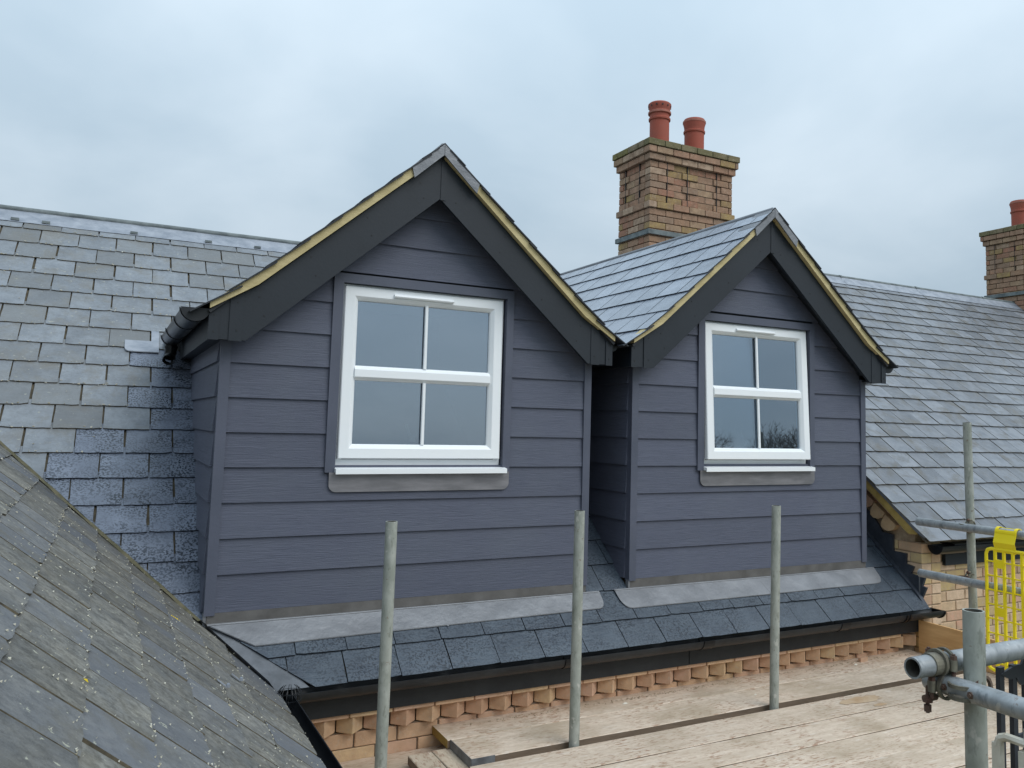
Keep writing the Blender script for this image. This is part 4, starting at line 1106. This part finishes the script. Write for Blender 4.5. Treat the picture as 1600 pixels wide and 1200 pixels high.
# damp stains on the second row of boards
for (x, y, a, b, lb) in ((3.07, -.735, .13, .045, 'brown damp stain on the boards right of the third pole'), (3.10, -.83, .05, .014, 'small brown stain below the larger one on the boards')):
    r_ = random.Random(int(x*100)); P = []
    for i in range(28):
        t = 2*math.pi*i/28; k = 1+r_.uniform(-.22, .22); P.append((x+a*math.cos(t)*k, y+b*math.sin(t)*k, -.5478))
    mb = MB().add(P+[(x, y, -.5476)], [(i, (i+1) % 28, 28) for i in range(28)])
    tag(part('damp_stain', mb, M_STAIN), lb, 'stain', 'damp stains on the boards')
# debris at the wall foot
mb = MB(); r_ = random.Random(5)
for i in range(360):
    x, yy = r_.uniform(1.1, 4.1), -.2-abs(r_.gauss(0, .018)); s = r_.uniform(.0012, .004)
    a = r_.uniform(0, 3.1); c, s2 = math.cos(a)*s, math.sin(a)*s
    mb.add([(x+c*2, yy+s2*2, -.549), (x-s2, yy+c, -.549), (x-c*2, yy-s2*2, -.549), (x+s2, yy-c, -.549), (x, yy, -.549+s*.9)], [(0, 1, 4), (1, 2, 4), (2, 3, 4), (3, 0, 4)])
o = part('mortar_debris', mb, M_MORTAR); o['kind'] = 'stuff'; o['label'] = 'crumbs of mortar and dirt swept along the foot of the brick eaves'
mb = MB().box(3.62, 3.68, -.235, -.215, -.5495, -.525); tag(part('timber_offcut', mb, M_BRICK_D), 'small offcut lying by the dentils near the right end of the boards', 'offcut')
mb = MB()
for x, y, s, lb in ((1.93, -.27, .02, 'white chip on the boards just right of the middle pole'), (2.62, -.44, .012, 'tiny pale chip on the boards near the third pole'), (3.55, -.26, .016, 'white chip near the right end of the dentil bricks')):
    mb = MB().add([(x-s, y, -.549), (x, y-s*.4, -.549), (x+s, y, -.549), (x, y+s*.5, -.549), (x, y, -.541)], [(0, 1, 4), (1, 2, 4), (2, 3, 4), (3, 0, 4)])
    tag(part('mortar_chip', mb, M_WPL), lb, 'chip', 'white chips on the boards')

# brick guards (mesh infill panels)
G1 = thing('brick_guard', 'bright yellow plastic brick guard hooked on the upper rail', 'brick guard', (3.70, -1.3, -.4), 'plastic brick guards')
xg = 3.705
def bar(P, r, n=6): return MB().path([Vector(p) for p in P], r, n=n)
ya, yb_, zt_, zb_ = -1.012, -1.72, .225, -.395
fr_pts = [(xg, ya-.03, zt_), (xg, ya-.008, zt_-.008), (xg, ya, zt_-.03), (xg, ya, zb_+.03), (xg, ya-.008, zb_+.008), (xg, ya-.03, zb_), (xg, yb_+.03, zb_), (xg, yb_, zb_+.03), (xg, yb_, zt_-.03), (xg, yb_+.03, zt_), (xg, ya-.03, zt_)]
part('guard_frame', bar(fr_pts, .0088, 8), M_YEL, G1, smooth=40)
y = ya-.0512; k = 0
while y > yb_+.02:
    part('guard_bar', MB().box(xg-.006, xg+.006, y-.0065, y+.0065, zb_, zt_), M_YEL, G1); y -= .0495; k += 1
z = .16
while z > zb_+.03:
    part('guard_wire', MB().box(xg-.004, xg+.004, yb_, ya, z-.0035, z+.0035), M_YEL, G1); z -= .0735
for z in (.155, -.09):
    part('guard_tab', MB().box(xg-.007, xg+.003, ya-.102, ya-.055, z-.026, z+.018), M_YEL, G1)
hk = MB()
prof = []
cxx, czz, rr = XL, .312, rp_+.003
for i in range(15):
    a = R(-20+i*15); prof.append((cxx+math.cos(a)*rr, czz+math.sin(a)*rr))
prof += [(xg-.004, .285), (xg-.012, .265), (xg-.004, .24), (xg, .215)]
def strip(y0, y1, i0, i1):
    V = []
    for (a, b) in prof[i0:i1]:
        V += [(a, y0, b), (a, y1, b)]
    nn = len(V)//2; mbx = MB()
    cen = Vector((cxx, 0, czz)); V2 = []
    for (a, b) in prof[i0:i1]:
        d = (Vector((a, 0, b))-cen).normalized()*.004; V2 += [(a+d.x, y0, b+d.z), (a+d.x, y1, b+d.z)]
    F = []
    for i in range(nn-1):
        F += [(2*i, 2*i+1, 2*i+3, 2*i+2), (2*nn+2*i+1, 2*nn+2*i, 2*nn+2*i+2, 2*nn+2*i+3), (2*i, 2*i+2, 2*nn+2*i+2, 2*nn+2*i), (2*i+1, 2*nn+2*i+1, 2*nn+2*i+3, 2*i+3)]
    F += [(0, 2*nn, 2*nn+1, 1), (2*nn-2, 2*nn-1, 4*nn-1, 4*nn-2)]
    return mbx.add(V+V2, F)
ha, hb2 = -1.062, -1.182
for (a, b, i0, i1) in ((ha, ha-.016, 0, len(prof)), (hb2+.016, hb2, 0, len(prof)), (ha-.016, hb2+.016, 0, 6), (ha-.016, hb2+.016, 11, len(prof))):
    part('guard_hook', strip(a, b, i0, i1), M_YEL, G1)

G2 = thing('brick_guard', 'black plastic brick guard hanging under the near tube at the right edge', 'brick guard', (1.7, -2.52, -.2), 'plastic brick guards')
yk = -2.545
for i in range(9):
    x = 1.548+i*.0505
    part('guard_bar', MB().box(x-.0085, x+.0085, yk-.006, yk+.006, -.42, .25), M_BLK, G2)
for z, h in ((.075, .006), (-.16, .006), (-.41, .012)):
    part('guard_wire', MB().box(1.575, 2.0, yk-.004, yk+.004, z-h, z+h), M_BLK, G2)
pl_ = [(1.54, .20), (1.60, .215), (1.625, .215), (1.645, .25), (1.672, .262), (1.70, .245), (2.0, .25), (2.0, .165), (1.62, .165), (1.60, .185), (1.578, .183)]
pl_ = [(a-.0, b+.035) for a, b in pl_]
part('guard_plate', MB().prism(pl_, yk-.008, yk-.002, XZ), M_BLK, G2)
for i in range(7):
    x = 1.655+i*.05
    part('guard_rib', MB().box(x-.006, x+.006, yk-.016, yk-.0081, .20, .297), M_BLK, G2)
hk = MB()
for i in range(12):
    a0, a1 = R(-60+i*20), R(-60+(i+1)*20)
    f_ = lambda a, rr, x: (x, -2.612+rr*math.cos(a), .310+rr*math.sin(a))
    r1, r2 = rp_+.0015, rp_+.006
    hk.hexa([f_(a0, r1, 1.655), f_(a0, r1, 1.76), f_(a0, r2, 1.76), f_(a0, r2, 1.655), f_(a1, r1, 1.655), f_(a1, r1, 1.76), f_(a1, r2, 1.76), f_(a1, r2, 1.655)])
part('guard_hook', hk, M_BLK, G2)
hn = MB().prism([(1.625, .325), (1.655, .335), (1.70, .346), (1.80, .346), (1.80, .338), (1.70, .338)], -2.625, -2.60, XZ)
part('guard_hook', hn, M_BLK, G2)
G3 = thing('brick_guard', 'dirty white plastic brick guard in the bottom right corner', 'brick guard', (1.19, -2.9, -.2), 'plastic brick guards')
xw = 1.19
for y0, y1 in ((-2.790, -2.772), (-2.848, -2.828), (-2.905, -2.885)):
    part('guard_bar', MB().box(xw-.007, xw+.007, y0, y1, -.2, .205), M_WPL, G3)
part('guard_frame', bar([(xw, -2.781, .2), (xw, -2.786, .215), (xw, -2.80, .221), (xw, -2.95, .221)], .0085, 8), M_WPL, G3, smooth=40)
rg_ = MB()
for i in range(20):
    a0, a1 = R(i*18), R((i+1)*18)
    f_ = lambda a, rr, y: (1.243+rr*math.cos(a), y, .268+rr*math.sin(a))
    r1, r2 = rp_+.001, rp_+.007
    rg_.hexa([f_(a0, r1, -2.835), f_(a0, r1, -2.90), f_(a0, r2, -2.90), f_(a0, r2, -2.835), f_(a1, r1, -2.835), f_(a1, r1, -2.90), f_(a1, r2, -2.90), f_(a1, r2, -2.835)])
part('guard_hook', rg_, M_WPL, G3, smooth=40)
part('guard_hook', MB().box(xw-.006, xw+.006, -2.90, -2.84, .20, .25), M_WPL, G3)

# ------------------------------------------------------------------ bare trees, seen only mirrored in the right window
def bare_tree(label, base, h, spread, seed):
    Tt = thing('bare_tree', label, 'tree', base, 'bare trees across the gardens'); r = random.Random(seed)
    tb_ = MB(); br = MB(); base = Vector(base)
    def grow(p, d, L, rad, dep, mb):
        q = p+d*L; mb.tube(p, q, rad, rad*.72, n=5, cap=False)
        if dep == 0: return
        for i in range(3 if dep > 1 else 4):
            a = Vector((r.gauss(0, 1), r.gauss(0, 1), r.gauss(.15, .6))).normalized()
            grow(q, (d+a*spread).normalized(), L*r.uniform(.62, .85), rad*.58, dep-1, br)
    grow(base, Vector((r.uniform(-.05, .05), 0, 1)).normalized(), h*.27, h*.022, 7, tb_)
    part('trunk', tb_, M_BARK, Tt); part('crown', br, M_BARK, Tt, kind='stuff')
O = Vector((2.77, 0, .78))
def at(az, dist): return (O.x+math.sin(R(az))*dist, -math.cos(R(az))*dist, -6)
bare_tree('bare round headed tree mirrored at the left foot of the right window', at(38.9, 90), 14.6, .8, 3)
bare_tree('bare spreading tree mirrored at the right side of the right window', at(43.8, 90), 16.4, .8, 8)
